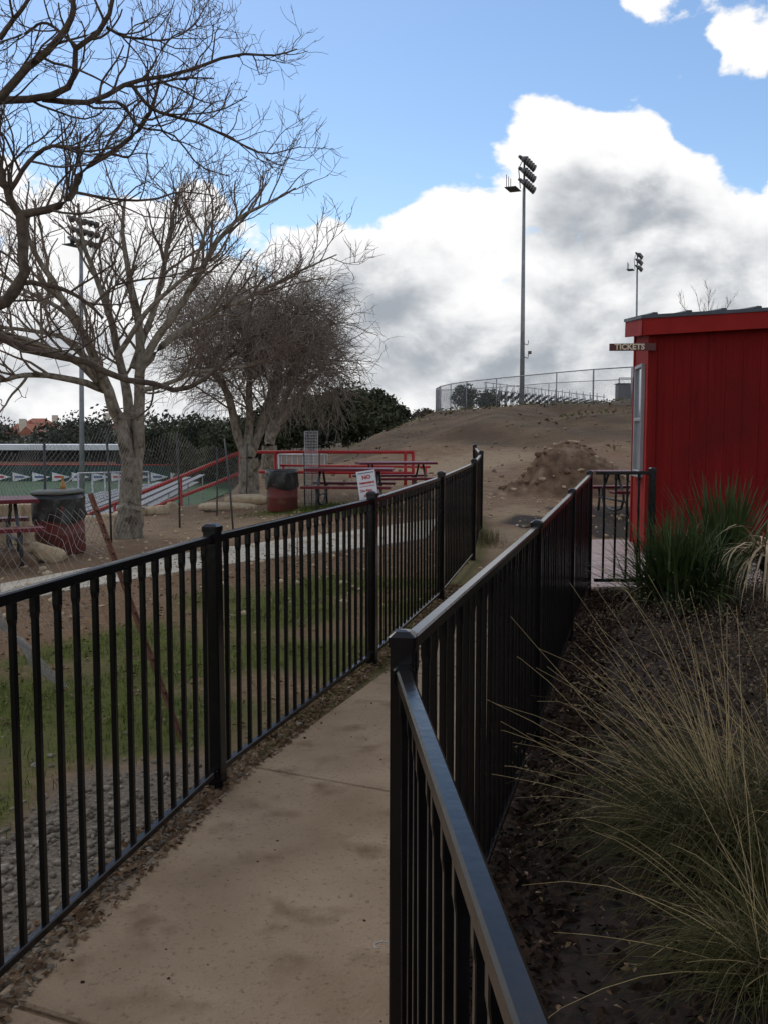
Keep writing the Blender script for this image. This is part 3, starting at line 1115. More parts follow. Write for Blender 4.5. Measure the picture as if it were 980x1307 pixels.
# stone steps / edging at the head of the slope
ed = thing('stone_edging', 'row of rough limestone edging stones at the top of the slope', 'edging', place(200, 662, 18.0))
for k in range(12):
    u = 112 + k * 13.5
    p = np.array(place(u, 662 - (k > 7) * (k - 7) * 7, 17.6 + .12 * k + max(0, k - 7) * .9))
    ro = rock('stone', None, None, p - np.array(ed.location) + (0, 0, .06), (RNG.uniform(.12, .2), RNG.uniform(.10, .16), RNG.uniform(.08, .13)), 'limestone', 40 + k)
    ro.parent = ed
    ro.rotation_euler = (0, 0, RNG.uniform(0, 3))


# ------------------------------------------------------------------ red pipe railings
def railing(name, label, pts_top, posts, r, mid=None, m='red_paint', cat='railing', low=0.0):
    t = thing(name, label, cat, pts_top[0])
    t.location.z = G(pts_top[0][0], pts_top[0][1])
    MB().tube(pts_top, r, 10).build('top_rail', m, t, smooth=True)
    if mid is not None:
        MB().tube(mid, r * .95, 10).build('middle_rail', m, t, smooth=True)
    for p in posts:
        MB().tube([p, (p[0], p[1], min(G(p[0], p[1]), p[2] - .3) - .1 + low)], r * .92, 10).build('post', m, t, smooth=True)
    return t


A = P(528, 577, 22.0)
B = P(308, 577, 22.3)
railing('pipe_railing', 'long red two-rail pipe railing behind the picnic tables', [A, B],
        [P(527, 577, 22.0), P(517, 577, 22.0), P(352, 577, 22.2), P(307, 577, 22.3)], .042,
        [P(527, 604, 22.0), P(308, 602, 22.3)])
railing('pipe_railing', 'thinner red railing further back beyond the picnic tables', [P(549, 596, 25.5), P(358, 594, 26)],
        [P(543, 596, 25.5), P(447, 595, 25.7), P(362, 594, 26)], .033)
C2 = P(112, 657, 24.0)
railing('stair_railing', 'red pipe handrail sloping down the stairs to the ball field', [B, C2],
        [P(231, 610, 22.9), P(147, 645, 23.7), P(158, 640, 23.6)], .045, [P(308, 604, 22.3), P(190, 650, 23.4)])

# ------------------------------------------------------------------ bleachers by the ball field
def build_bleacher_left():
    az = math.radians(-5.5)
    f = np.array([math.sin(az), math.cos(az), 0])
    s = np.array([-math.cos(az), math.sin(az), 0])
    o = np.array([0, 0, 0.0])
    t = thing('bleachers', 'silver aluminium bleacher rows stepping down towards the ball field on the left', 'bleachers', (-6, 26, -1.5))
    for i in range(15):
        off = 4.5 + .68 * i
        z = -.85 - .115 * i
        n0 = 21.3 + .25 * i
        a = o + s * off + f * n0
        b = o + s * off + f * 46
        MB().bar((a[0], a[1], z + .36), (b[0], b[1], z + .36), .28, .05).build('seat_plank', 'aluminium', t)
        MB().bar((a[0] - .34, a[1], z), (b[0] - .34, b[1], z), .36, .045).build('foot_plank', 'aluminium', t)
        for k in (0, .15, .3, .5, .75, 1.0):
            p = a + (b - a) * k
            MB().bar((p[0], p[1], z + .34), (p[0], p[1], -3.3), .05, .05, up=(0, 1, 0)).build('support', 'galvanised', t)
    # guard rail at the near end
    gt = []
    for i in (1, 3, 5, 8, 11, 14):
        off = 4.5 + .68 * i
        z = -.85 - .115 * i - .2
        p = s * off + f * (21.0 + .25 * i)
        gt.append((p[0], p[1], z + 1.35))
        MB().tube([(p[0], p[1], z + 1.35), (p[0], p[1], -3.2)], .03, 8).build('guard_post', 'galvanised', t, smooth=True)
    MB().tube(gt, .03, 8).build('guard_rail', 'galvanised', t, smooth=True)
    MB().tube([(x, y, z - .5) for x, y, z in gt], .03, 8).build('guard_rail', 'galvanised', t, smooth=True)
    return t


build_bleacher_left()


def chainlink(fn, la, lb, cell, r, n=9, sides=3):
    """diagonal wires over a sheet fn(a,b) of size la x lb"""
    parts = []
    for sgn in (1, -1):
        starts = np.arange(-lb, la + lb, cell)
        P0 = []
        for q in starts:
            # line a = q + sgn*b
            b0, b1 = 0.0, lb
            tt = np.linspace(0, 1, 60)
            bb = b0 + (b1 - b0) * tt
            aa = q + (bb if sgn > 0 else (lb - bb))
            ok = (aa >= 0) & (aa <= la)
            if ok.sum() < 4:
                continue
            lo, hi = bb[ok].min(), bb[ok].max()
            bb = np.linspace(lo, hi, n)
            aa = q + (bb if sgn > 0 else (lb - bb))
            P0.append(fn(np.clip(aa, 0, la), bb))
        if P0:
            pts = np.stack(P0)
            parts.append(tubes_np(pts, np.full(pts.shape[:2], r), sides))
    return merge(parts)


# railing enclosure (silver) at the field side
en = thing('field_enclosure', 'silver pipe and wire enclosure below the dented drum, at the field edge', 'fence', place(120, 650, 30))
q0, q1, q2 = P(84, 618, 34), P(100, 604, 34), P(190, 602, 38)
MB().tube([q0, q1, q2], .03, 8).build('top_rail', 'galvanised', en, smooth=True)
MB().tube([P(84, 640, 34), P(190, 636, 38)], .025, 8).build('middle_rail', 'galvanised', en, smooth=True)
for u, v, t in ((84, 618, 34), (100, 604, 34), (118, 604, 34.7), (134, 603.5, 35.5), (152, 603, 36.3), (172, 602.5, 37.2), (190, 602, 38)):
    a = P(u, v, t)
    MB().tube([a, (a[0], a[1], -3.2)], .03, 8).build('post', 'galvanised', en, smooth=True)
a0, a1 = P(84, 606, 34), P(190, 602, 38)
LA = float(np.linalg.norm(a1 - a0))
V, F = chainlink(lambda a, b: np.stack([a0[0] + (a1[0] - a0[0]) * a / LA, a0[1] + (a1[1] - a0[1]) * a / LA, a0[2] + (a1[2] - a0[2]) * a / LA - b], -1), LA, 1.7, .09, .003, 4)
tag(link_mesh('wire_mesh', V, F, 'wire_far', en), kind='stuff')

# silver mesh gate panel leaning behind the rails
mg = thing('mesh_gate', 'grey chain-link gate panel standing behind the red railing', 'gate', place(400, 600, 30))
ga, gb = P(356, 580, 30), P(418, 580, 30)
MB().tube([ga, gb, gb - (0, 0, .9), ga - (0, 0, .9), ga], .025, 8).build('frame', 'galvanised', mg, smooth=True)
for k in range(9):
    q = ga + (gb - ga) * (k + .5) / 9
    MB().tube([q, q - (0, 0, .9)], .012, 6).build('bar', 'galvanised', mg, smooth=True)
LG = float(np.linalg.norm(gb - ga))
V, F = chainlink(lambda a, b: np.stack([ga[0] + (gb[0] - ga[0]) * a / LG, ga[1] + (gb[1] - ga[1]) * a / LG, ga[2] - b], -1), LG, .9, .05, .004, 3)
tag(link_mesh('wire_mesh', V, F, 'wire_far', mg), kind='stuff')

# ------------------------------------------------------------------ old chain-link fence by the first tree
of = thing('wire_fence', 'sagging old chain-link fence on thin dark stakes around the first tree', 'fence', place(140, 700, 13.5))
op = [(P(-40, 560, 10.2), P(-40, 725, 10.2)), (P(57, 566, 12.0), P(57, 700, 12.0)), (P(136, 546, 13.5), P(143, 702, 13.5)), (P(226, 552, 16.0), P(230, 672, 16.0)), (P(277, 572, 17.8), P(277, 652, 17.8)), (P(316, 566, 19.5), P(314, 640, 19.5))]
for a, b in op:
    b = b.copy()
    b[2] = G(b[0], b[1]) - .15
    MB().tube([a, (a + b) / 2 + (.01, 0, 0), b], .017, 6).build('stake', 'dark_metal', of, smooth=True)
tops = np.array([a for a, _ in op])
bots = np.array([(b[0], b[1], G(b[0], b[1])) for _, b in op])
cum = np.concatenate([[0], np.cumsum(np.linalg.norm(np.diff(tops[:, :2], axis=0), axis=1))])


def old_sheet(a, b):
    k = np.stack([np.interp(a, cum, tops[:, i]) for i in range(3)], -1)
    q = np.stack([np.interp(a, cum, bots[:, i]) for i in range(3)], -1)
    span = np.minimum.reduce([np.abs(a - c) for c in cum])
    sag = .16 * smoothstep(0, 1.2, span)
    w = (b / 1.55)[..., None]
    p = k * (1 - w) + q * w
    p[..., 2] -= sag * (1 - b / 1.55) + .03 * np.sin(a * 3.1)
    p[..., 0] += .05 * np.sin(a * 2.3 + b * 2) + .02 * np.sin(b * 7 + a)
    p[..., 1] += .05 * np.sin(a * 1.7 + b * 2.6)
    return p


V, F = chainlink(old_sheet, float(cum[-1]), 1.55, .10, .0019, 12)
tag(link_mesh('wire_mesh', V, F, 'wire', of), kind='stuff')

# single leaning stake nearer the lawn
ls = thing('stake', 'thin dark stake leaning beside the flat limestone slabs', 'stake', place(297, 690, 14.4))
a, b = P(287, 560, 14.8), P(299, 690, 14.4)
b[2] = G(b[0], b[1]) - .1
MB().tube([a, (a + b) / 2 + (.012, 0, 0), b], .016, 6).build('rod', 'dark_metal', ls, smooth=True)

# rusty leaning fence post with collapsed mesh
lp = thing('rusty_post', 'rusty steel post leaning left behind the near picket fence', 'post', gpt(231, 941))
a, b = P(116, 631, 5.6), gpt(233, 945)
d = (a - b) / np.linalg.norm(a - b)
MB().bar(b - d * .15, a, .034, .008, up=(0, 1, .2)).build('flange', 'rust', lp)
MB().bar(b - d * .15 + (0, -.012, 0), a + (0, -.012, 0), .008, .03, up=(0, 1, .2)).build('web', 'rust', lp)
for k in range(14):
    q = b + (a - b) * (.12 + .062 * k)
    MB().bar(q + (.012, -.022, 0), q + d * .03 + (.012, -.026, 0), .016, .012, ch=.2).build('stud', 'rust', lp)

cm = thing('fallen_mesh', 'collapsed chain-link mesh hanging from the rusty post towards the left', 'wire mesh', gpt(70, 890))
c_t = np.array([P(-160, 600, 6.8), P(-60, 655, 6.4), P(20, 668, 6.1), P(80, 652, 5.8), P(122, 646, 5.55)])
c_b = np.array([P(-170, 860, 5.8), P(-60, 850, 5.8), P(20, 818, 5.75), P(105, 800, 5.5), P(160, 745, 5.35)])
cc = np.concatenate([[0], np.cumsum(np.linalg.norm(np.diff(c_t, axis=0), axis=1))])


def fallen(a, b):
    k = np.stack([np.interp(a, cc, c_t[:, i]) for i in range(3)], -1)
    q = np.stack([np.interp(a, cc, c_b[:, i]) for i in range(3)], -1)
    w = (b / .72)[..., None]
    p = k * (1 - w) + q * w
    p[..., 1] += .05 * np.sin(a * 4 + b * 3) + .03 * np.sin(b * 11)
    p[..., 2] += .018 * np.sin(a * 13 + b * 5) + .012 * np.sin(a * 23)
    p[..., 0] += .012 * np.sin(b * 15 + a * 9)
    return p


V, F = chainlink(fallen, float(cc[-1]), .72, .080, .0013, 14)
tag(link_mesh('wire_mesh', V, F, 'wire', cm), kind='stuff')
# crumpled roll of the same mesh lying on the grass
ra, rb = P(-30, 760, 6.0), gpt(78, 888) + (0, 0, .06)
Lr = float(np.linalg.norm(rb - ra))


def roll(a, b):
    w = (a / Lr)[..., None]
    c = ra * (1 - w) + rb * w
    ang = b / .05
    rad = .035 + .008 * np.sin(a * 9)
    c = c.copy()
    c[..., 0] += rad * np.cos(ang) + .012 * np.sin(a * 17)
    c[..., 1] += rad * np.sin(ang)
    c[..., 2] += .02 * np.sin(a * 12 + b * 20)
    return c


V, F = chainlink(roll, Lr, .9, .05, .0016, 24)
tag(link_mesh('wire_roll', V, F, 'wire', cm), kind='stuff')

# wire tree guard
tg = thing('tree_guard', 'tall grey wire mesh cylinder guarding a sapling beside the second drum', 'tree guard', place(398, 650, 17.6))
base = np.array(tg.location)
hg = 1.42
ang = np.linspace(0, 2 * math.pi, 15)[:-1]
pts = np.stack([np.stack([.115 * np.cos(ang), .115 * np.sin(ang), np.zeros(14)], -1) + base, np.stack([.13 * np.cos(ang), .13 * np.sin(ang), np.full(14, hg)], -1) + base], 1)
v1 = tubes_np(pts, np.full((14, 2), .0035), 4)
zz = np.linspace(.02, hg, 26)
c9 = np.linspace(0, 2 * math.pi, 17)
pts = np.stack([np.stack([.122 * np.cos(c9), .122 * np.sin(c9), np.full(17, z)], -1) + base for z in zz])
v2 = tubes_np(pts, np.full((26, 17), .0035), 3)
V, F = merge([v1, v2])
link_mesh('mesh_cylinder', V, F, 'galvanised', tg)
for du, t in ((-.13, 17.5), (.15, 17.6)):
    MB().tube([base + (du * .95, -.02, -.1), base + (du * 1.05, -.02, 1.0)], .013, 6).build('stake', 'dark_metal', tg, smooth=True)
MB().tube([base + (.0, 0, 0), base + (.02, .01, .7), base + (-.01, 0, 1.35)], [.012, .009, .004], 6).build('sapling', 'bark_mid', tg, smooth=True)


# ------------------------------------------------------------------ bare trees
class Tree:
    def __init__(self, seed):
        self.rg = np.random.default_rng(seed)
        self.br = {}

    def emit(self, lev, pts, r0, r1):
        self.br.setdefault((lev, len(pts)), []).append((pts, np.linspace(r0, r1, len(pts))))

    def limb(self, pts, r0, r1, n=14, lev=0):
        pts = np.array(pts, float)
        # Catmull-Rom resample
        Q = np.vstack([2 * pts[0] - pts[1], pts, 2 * pts[-1] - pts[-2]])
        m = len(pts) - 1
        out = []
        for x in np.linspace(0, m - 1e-6, n):
            i = int(x)
            t = x - i
            a, b, c, d = Q[i], Q[i + 1], Q[i + 2], Q[i + 3]
            out.append(.5 * ((2 * b) + (c - a) * t + (2 * a - 5 * b + 4 * c - d) * t * t + (3 * b - a - 3 * c + d) * t ** 3))
        out = np.array(out)
        out[1:-1] += self.rg.normal(size=(n - 2, 3)) * min(r0 * .12, .012)
        self.emit(lev, out, r0, r1)
        return out, np.linspace(r0, r1, n)

    def grow(self, p, d, L, r, lev, maxlev, K):
        rg = self.rg
        n = K['n'][lev]
        pts = [p]
        q = p.copy()
        d = d / np.linalg.norm(d)
        st = L / (n - 1)
        for i in range(n - 1):
            d = d + rg.normal(size=3) * K['wig'][lev] + np.array([0, 0, K['trop'][lev]])
            d /= np.linalg.norm(d)
            q = q + d * st
            pts.append(q.copy())
        pts = np.array(pts)
        r1 = max(r * K['taper'], K['rmin'] * .6)
        self.emit(lev, pts, r, r1)
        if lev < maxlev:
            self.kids(pts, np.linspace(r, r1, n), L, lev + 1, maxlev, K)

    def kids(self, pts, rad, L, lev, maxlev, K, start=.2, count=None):
        rg = self.rg
        cnt = count if count is not None else K['cnt'][lev]
        cnt = max(1, int(rg.poisson(cnt))) if cnt > 3 else int(round(cnt + rg.uniform(-.5, .5)))
        n = len(pts)
        for k in range(cnt):
            f = start + (1 - start) * (k + rg.uniform(.1, .9)) / cnt
            x = f * (n - 1)
            i = min(int(x), n - 2)
            p = pts[i] + (pts[i + 1] - pts[i]) * (x - i)
            t = pts[i + 1] - pts[i]
            t /= np.linalg.norm(t) + 1e-9
            s = np.cross(t, rg.normal(size=3))
            s /= np.linalg.norm(s) + 1e-9
            a = math.radians(rg.uniform(*K['ang']))
            d = t * math.cos(a) + s * math.sin(a) + np.array([0, 0, K['lift']])
            if 'bias' in K:
                d = d + K['bias']
            LL = K['len'][lev] * rg.uniform(.55, 1.25) * (1.15 - K.get('tip', .45) * f)
            rr = max(min(rad[i] * .6, K['rad'][lev]), K['rmin'])
            self.grow(p, d, LL, rr, lev, maxlev, K)

    def build(self, root, mats, names, sides):
        for lev in sorted({k[0] for k in self.br}):
            parts = []
            for (l, n), lst in self.br.items():
                if l != lev:
                    continue
                parts.append(tubes_np(np.stack([a for a, _ in lst]), np.stack([b for _, b in lst]), sides[lev]))
            V, F = merge(parts)
            ob = link_mesh(names[lev], V, F, mats[lev], root, smooth=True)
            if lev >= 1:
                tag(ob, kind='stuff')


def near_tree():
    T = Tree(31)
    c = lambda pts, t0, t1: [P(x / 2.042, y / 2.042, t0 + (t1 - t0) * i / (len(pts) - 1)) for i, (x, y) in enumerate(pts)]
    base = np.array([-4.55, 8.6, G(-4.55, 8.6)])
    tree = thing('bare_tree', 'dark bare tree at the left edge, its branches crossing the upper sky', 'tree', base)
    K = dict(n=[14, 8, 6, 5, 4], wig=[.1, .16, .19, .2, .2], trop=[0, .10, .08, .06, .05], taper=.5, rmin=.0028, cnt=[0, 10, 4.2, 2.2, 1],
             tip=.75, ang=(32, 70), lift=.18, len=[0, .80, .46, .22, .14], rad=[.05, .012, .006, .0038, .003])
    trunk = [base + (0, 0, -.2), base + (.08, 0, .9), base + (.15, -.1, 1.7), base + (.1, -.1, 2.35)]
    T.limb(trunk, .17, .12, 8)
    crotch = trunk[-1]
    limbs = []

    def L(pts, t0, t1, r0, r1, count=None, attach=False, n=14):
        q = c(pts, t0, t1)
        if attach:
            mid = (crotch + q[0]) / 2 + np.array([0, 0, .12])
            q = [crotch, mid] + q
        o, rr = T.limb(q, r0, r1, n)
        limbs.append((o, rr, count))
    # traced limbs
    L([(0, 795), (40, 752), (64, 720), (60, 640), (55, 560)], 8.2, 8.2, .060, .045, 2, True)
    L([(55, 560), (25, 515), (0, 440), (-40, 330)], 8.2, 8.0, .042, .03, 6)
    L([(55, 560), (130, 545), (190, 510), (215, 445), (330, 372), (390, 300), (418, 205)], 8.2, 8.5, .038, .012, 14)
    L([(25, 500), (70, 430), (120, 385), (170, 380), (220, 395), (300, 385)], 8.1, 7.7, .022, .007, 8)
    L([(-60, 300), (0, 266), (90, 257), (160, 240), (195, 200), (203, 120), (280, 70), (290, 0), (310, -60)], 8.0, 7.6, .040, .016, 14, True)
    L([(-40, 300), (60, 190), (130, 130), (185, 50), (195, -10), (230, -90)], 7.7, 7.4, .036, .018, 10)
    L([(110, 258), (240, 266), (340, 215), (470, 192), (620, 140), (710, 145), (775, 128)], 7.9, 8.8, .026, .006, 18)
    L([(340, 215), (400, 285), (520, 322), (600, 360), (690, 400), (785, 382)], 8.2, 9.0, .018, .005, 13)
    L([(250, 268), (320, 270), (360, 330), (450, 350), (520, 430), (600, 460)], 8.1, 8.8, .014, .005, 9)
    L([(280, 72), (330, 95), (430, 105), (500, 70), (540, 10)], 7.6, 8.3, .014, .004, 11)
    L([(200, 120), (120, 60), (60, 90), (0, 110)], 7.6, 7.4, .014, .006, 8)
    L([(55, 735), (110, 740), (180, 760), (240, 800), (270, 830)], 8.2, 8.4, .026, .012, 7)
    L([(-60, 850), (0, 875), (60, 910), (130, 922), (230, 942), (300, 985), (400, 1000), (470, 1018), (530, 985), (600, 930), (640, 880), (655, 780), (690, 720)], 8.6, 9.6, .050, .012, 18, True, 22)
    L([(190, 500), (300, 520), (400, 520), (470, 500), (560, 510)], 8.3, 8.9, .015, .005, 11)
    L([(240, 800), (310, 740), (440, 720), (540, 690)], 8.4, 8.9, .014, .005, 9)
    L([(0, 100), (60, 20), (120, -60)], 7.5, 7.3, .022, .01, 6)
    for o, rr, k in limbs:
        T.kids(o, rr, 1.0, 1, 3, K, .1, k)
    T.build(tree, ['bark_dark', 'bark_dark', 'twig_red', 'twig_red', 'twig_red'], ['trunk', 'branches', 'twigs', 'fine_twigs', 'fine_twigs'], [10, 5, 3, 3, 3])


def tree_first():
    base = np.array(place(166, 690, 14.5))
    T = Tree(5)
    tree = thing('bare_tree', 'bare tree with pale triple trunk inside the sagging wire fence', 'tree', base)
    c = lambda pts, t0, t1: [P(x, y, t0 + (t1 - t0) * i / (len(pts) - 1)) for i, (x, y) in enumerate(pts)]
    K = dict(n=[14, 9, 6, 5, 4], wig=[.1, .13, .18, .2, .2], trop=[0, .05, .04, .05, .05], taper=.45, rmin=.0048, cnt=[0, 9, 5.0, 3.0, 2],
             tip=.65, ang=(25, 58), lift=.25, len=[0, 1.35, .72, .36, .3], rad=[.1, .024, .011, .0062, .005])
    T.limb([base + (0, 0, -.2), base + (.02, 0, .1), P(168, 640, 14.5), P(169, 585, 14.5)], .20, .165, 10)
    T.limb([base + (-.02, -.03, -.1), base + (0, -.02, .3), P(169, 640, 14.48)], .255, .16, 8)
    L = []
    L.append(T.limb(c([(168, 600), (158, 550), (146, 520), (136, 495), (118, 450), (95, 405), (70, 362), (45, 320), (30, 285)], 14.5, 13.6), .115, .025, 18) + (14,))
    L.append(T.limb(c([(169, 600), (166, 550), (163, 500), (150, 455), (140, 400), (120, 350), (105, 300), (100, 260)], 14.5, 15.4), .10, .02, 16) + (14,))
    L.append(T.limb(c([(172, 610), (176, 560), (178, 500), (180, 450), (176, 400), (165, 350), (158, 300), (160, 255)], 14.6, 14.2), .11, .02, 16) + (14,))
    L.append(T.limb(c([(178, 480), (195, 440), (215, 415), (240, 375), (262, 335), (285, 300), (310, 275), (345, 258), (378, 240)], 14.4, 14.0), .07, .012, 18) + (16,))
    L.append(T.limb(c([(180, 470), (220, 430), (270, 400), (320, 378), (375, 350), (430, 325)], 14.5, 15.3), .06, .010, 16) + (16,))
    L.append(T.limb(c([(170, 470), (195, 400), (210, 340), (218, 290), (230, 245)], 14.6, 15.0), .06, .014, 14) + (13,))
    L.append(T.limb(c([(136, 495), (100, 462), (60, 445), (20, 430), (-30, 425)], 14.3, 13.2), .075, .03, 14) + (10,))
    L.append(T.limb(c([(140, 500), (90, 484), (40, 478), (0, 486), (-40, 490)], 14.4, 13.0), .060, .02, 14) + (10,))
    L.append(T.limb(c([(130, 480), (95, 440), (60, 425), (0, 418), (-40, 420)], 14.4, 15.5), .05, .02, 14) + (10,))
    L.append(T.limb(c([(175, 500), (215, 490), (250, 475), (300, 470), (340, 460)], 14.5, 14.2), .045, .010, 14) + (11,))
    L.append(T.limb(c([(150, 455), (190, 395), (240, 350), (262, 300), (280, 262)], 14.3, 13.4), .045, .010, 14) + (12,))
    L.append(T.limb(c([(118, 450), (85, 400), (40, 375), (0, 350), (-40, 330)], 14.1, 14.8), .045, .012, 14) + (12,))
    for o, rr, k in L:
        T.kids(o, rr, 1, 1, 3, K, .32, k)
    T.build(tree, ['bark_pale', 'bark_mid', 'twig_red', 'twig_red'], ['trunk', 'branches', 'twigs', 'fine_twigs'], [12, 5, 3, 3])


def tree_dense(u, vb, t, label, seed, cu, cv, hw, hh, stems, dens, tw='twig_tan', bark='bark_pale'):
    base = np.array(place(u, vb, t))
    T = Tree(seed)
    tree = thing('bare_tree', label, 'tree', base)
    K = dict(n=[12, 8, 6, 5], wig=[.1, .13, .18, .2], trop=[0, .0, -.05, -.12], taper=.45, rmin=.006, cnt=[0, 10, 8 * dens, 6 * dens],
             ang=(28, 65), lift=.08, len=[0, 1.4, .85, .62], rad=[.1, .026, .012, .0066])
    limbs = []
    top = base + (0, 0, .9)
    T.limb([base + (0, 0, -.2), base + (0, 0, .3), top], .26, .21, 7)
    rg = T.rg
    for (pts, r) in stems:
        q = [top] + [P(x, y, t + dz) for x, y, dz in pts]
        limbs.append(T.limb(q, r, r * .35, 12))
    # crown limbs spread from stem tops
    for o, rr in list(limbs):
        tip = o[-3]
        for k in range(4):
            a = rg.uniform(0, 2 * math.pi)
            e = P(cu, cv, t)
            s = t / FPX
            goal = e + np.array([hw * s * rg.uniform(.6, 1.05) * math.cos(a), hw * s * rg.uniform(.6, 1.05) * math.sin(a), rg.uniform(-.65, .95) * hh * s])
            mid = (tip + goal) / 2 + np.array([0, 0, .4])
            limbs.append(T.limb([tip, mid, goal], rr[-3] * .8, .012, 12))
    for o, rr in limbs:
        T.kids(o, rr, 1, 1, 3, K, .35, 9)
    T.build(tree, [bark, 'bark_mid', tw, tw], ['trunk', 'branches', 'twigs', 'fine_twigs'], [10, 5, 3, 3])


near_tree()
tree_first()
tree_dense(319, 640, 21.0, 'bare grey tree with forked pale trunk and dense drooping twigs behind the second drum', 77, 332, 440, 105, 60,
           [([(306, 560, 0), (293, 510, -.1), (276, 478, -.3), (250, 445, -.6)], .13), ([(318, 555, 0), (319, 505, .1), (317, 460, .2), (325, 420, .5)], .12),
            ([(330, 555, .1), (342, 515, .3), (352, 480, .6), (375, 440, 1.0)], .13), ([(335, 550, .2), (352, 505, .2), (380, 465, -.2), (405, 430, -.6)], .10)], .95)
tree_dense(345, 628, 26.0, 'bare brownish tree with rounded twiggy crown just behind the forked pale one', 91, 368, 448, 60, 48,
           [([(350, 545, 0), (372, 490, 0), (395, 450, .2), (410, 410, .4)], .14), ([(345, 545, 0), (350, 490, .2), (360, 450, .8), (365, 400, 1.2)], .13),
            ([(352, 550, 0), (385, 500, -.5), (415, 465, -.8), (412, 440, -1)], .12)], .7)


def small_bare_tree():
    b = P(895, 500, 60)
    base = np.array([b[0], b[1], G(b[0], b[1])])
    tree = thing('bare_tree', 'thin bare treetop showing above the booth roof', 'tree', base)
    T = Tree(8)
    K = dict(n=[12, 7, 5, 4], wig=[.1, .1, .14, .2], trop=[0, .1, .1, .05], taper=.4, rmin=.008, cnt=[0, 8, 4, 2], ang=(20, 42), lift=.35,
             len=[0, 1.0, .5, .3], rad=[.1, .018, .011, .009])
    top = P(895, 440, 60)
    L = [T.limb([base, (base + top) / 2, top], .16, .10, 8)]
    for (x, y), r in (((866, 385), .03), ((888, 374), .035), ((904, 372), .03), ((932, 384), .025)):
        L.append(T.limb([top, P((895 + x) / 2 + 3, 410, 60), P(x, y, 60)], r, .012, 10))
    for o, rr in L[1:]:
        T.kids(o, rr, 1, 1, 2, K, .3, 8)
    T.build(tree, ['bark_mid', 'bark_mid', 'twig_red', 'twig_red'], ['trunk', 'branches', 'twigs', 'fine_twigs'], [7, 4, 3, 3])


small_bare_tree()


# ------------------------------------------------------------------ leafy trees
def leaf_cloud(cs, rs, per, size, rg, flat=.8):
    """quads scattered in ellipsoidal clumps: cs (k,3), rs (k,)"""
    k = len(cs)
    c = np.repeat(cs, per, 0)
    r = np.repeat(rs, per, 0)
    d = rg.normal(size=(k * per, 3))
    d /= np.linalg.norm(d, axis=1, keepdims=True)
    d *= rg.uniform(.15, 1, (k * per, 1)) ** .5
    d[:, 2] *= flat
    p = c + d * r[:, None]
    a = rg.normal(size=p.shape)
    a /= np.linalg.norm(a, axis=1, keepdims=True)
    b = np.cross(a, rg.normal(size=p.shape))
    b /= np.linalg.norm(b, axis=1, keepdims=True)
    s = size * rg.uniform(.6, 1.4, (len(p), 1))
    V = np.stack([p - a * s, p - b * s * .45, p + a * s, p + b * s * .45], 1).reshape(-1, 3)
    F = np.arange(len(V)).reshape(-1, 4)
    return V, F


def leafy_tree(name, label, x, y, z0, h, w, seed, leafm, size, clumps=60, per=90, group=None, trunk=True):
    rg = np.random.default_rng(seed)
    t = thing(name, label, 'tree', (x, y, z0), 0, group)
    d = rg.normal(size=(clumps, 3))
    d /= np.linalg.norm(d, axis=1, keepdims=True)
    d *= rg.uniform(.35, 1.0, (clumps, 1))
    d[:, 2] = d[:, 2] * .9
    cs = np.array([x, y, z0 + h * .47]) + d * np.array([w / 2 * .82, w / 2 * .82, h * .44])
    rs = rg.uniform(.13, .24, clumps) * w
    V, F = leaf_cloud(cs, rs, per, size, rg)
    keep = V.reshape(-1, 4, 3)[:, 0, 2] > z0 + .1
    V = V.reshape(-1, 4, 3)[keep].reshape(-1, 3)
    F = np.arange(len(V)).reshape(-1, 4)
    tag(link_mesh('crown', V, F, leafm, t), kind='stuff')
    if trunk:
        mb = MB()
        mb.tube([(x, y, z0 - .3), (x + .1, y, z0 + h * .25), (x - .1, y, z0 + h * .5)], [w * .045, w * .035, w * .02], 7)
        for k in range(4):
            a = rg.uniform(0, 6.28)
            mb.tube([(x, y, z0 + h * .22), (x + w * .15 * math.cos(a), y + w * .15 * math.sin(a), z0 + h * .42), (x + w * .3 * math.cos(a), y + w * .3 * math.sin(a), z0 + h * .62)], [w * .025, w * .018, w * .008], 5)
        mb.build('trunk', 'bark_mid', t, smooth=True)
    return t


oaks = [  # u, top v, depth, width px
    (205, 540, 92, 75, 'dark evergreen oak rising right of the first pale trunk'),
    (252, 528, 86, 80, 'dark evergreen oak seen between the two pale trunks'),
    (300, 522, 80, 80, 'dark evergreen oak directly behind the forked pale trunk'),
    (352, 516, 76, 80, 'dark evergreen oak behind the second drum'),
    (398, 500, 72, 82, 'tall dark evergreen oak behind the wire tree guard'),
    (440, 488, 69, 78, 'tallest dark evergreen oak, above the long red railing'),
    (478, 497, 66, 56, 'dark evergreen oak at the foot of the bare hill'),
    (503, 514, 64, 36, 'small dark evergreen oak where the treeline meets the hill'),
]
for k, (u, v, t, wpx, lab) in enumerate(oaks):
    p = P(u, 575, t)
    zt = P(u, v, t)[2]
    z0 = min(G(p[0], p[1]), zt - 3.0)
    leafy_tree('oak_tree', lab, p[0], p[1], z0, (zt - z0) * 1.06, wpx * 1.25 / FPX * t, 200 + k, 'oak_leaf', .17, 100, 110, 'evergreen treeline beyond the railing')
far = [(543, 516, 150, 26, 'small round leafless tree on the skyline left of the hilltop fence', 'far_leaf_bare'),
       (528, 524, 160, 26, 'low hazy bush on the skyline beside the round leafless tree', 'oak_leaf_far')]
for k, (u, v, t, wpx, lab, mm) in enumerate(far):
    p = P(u, 540, t)
    zt = P(u, v, t)[2]
    leafy_tree('skyline_tree', lab, p[0], p[1], zt - 4.2, 4.4, wpx / FPX * t * 1.2, 230 + k, mm, .22, 40, 60)
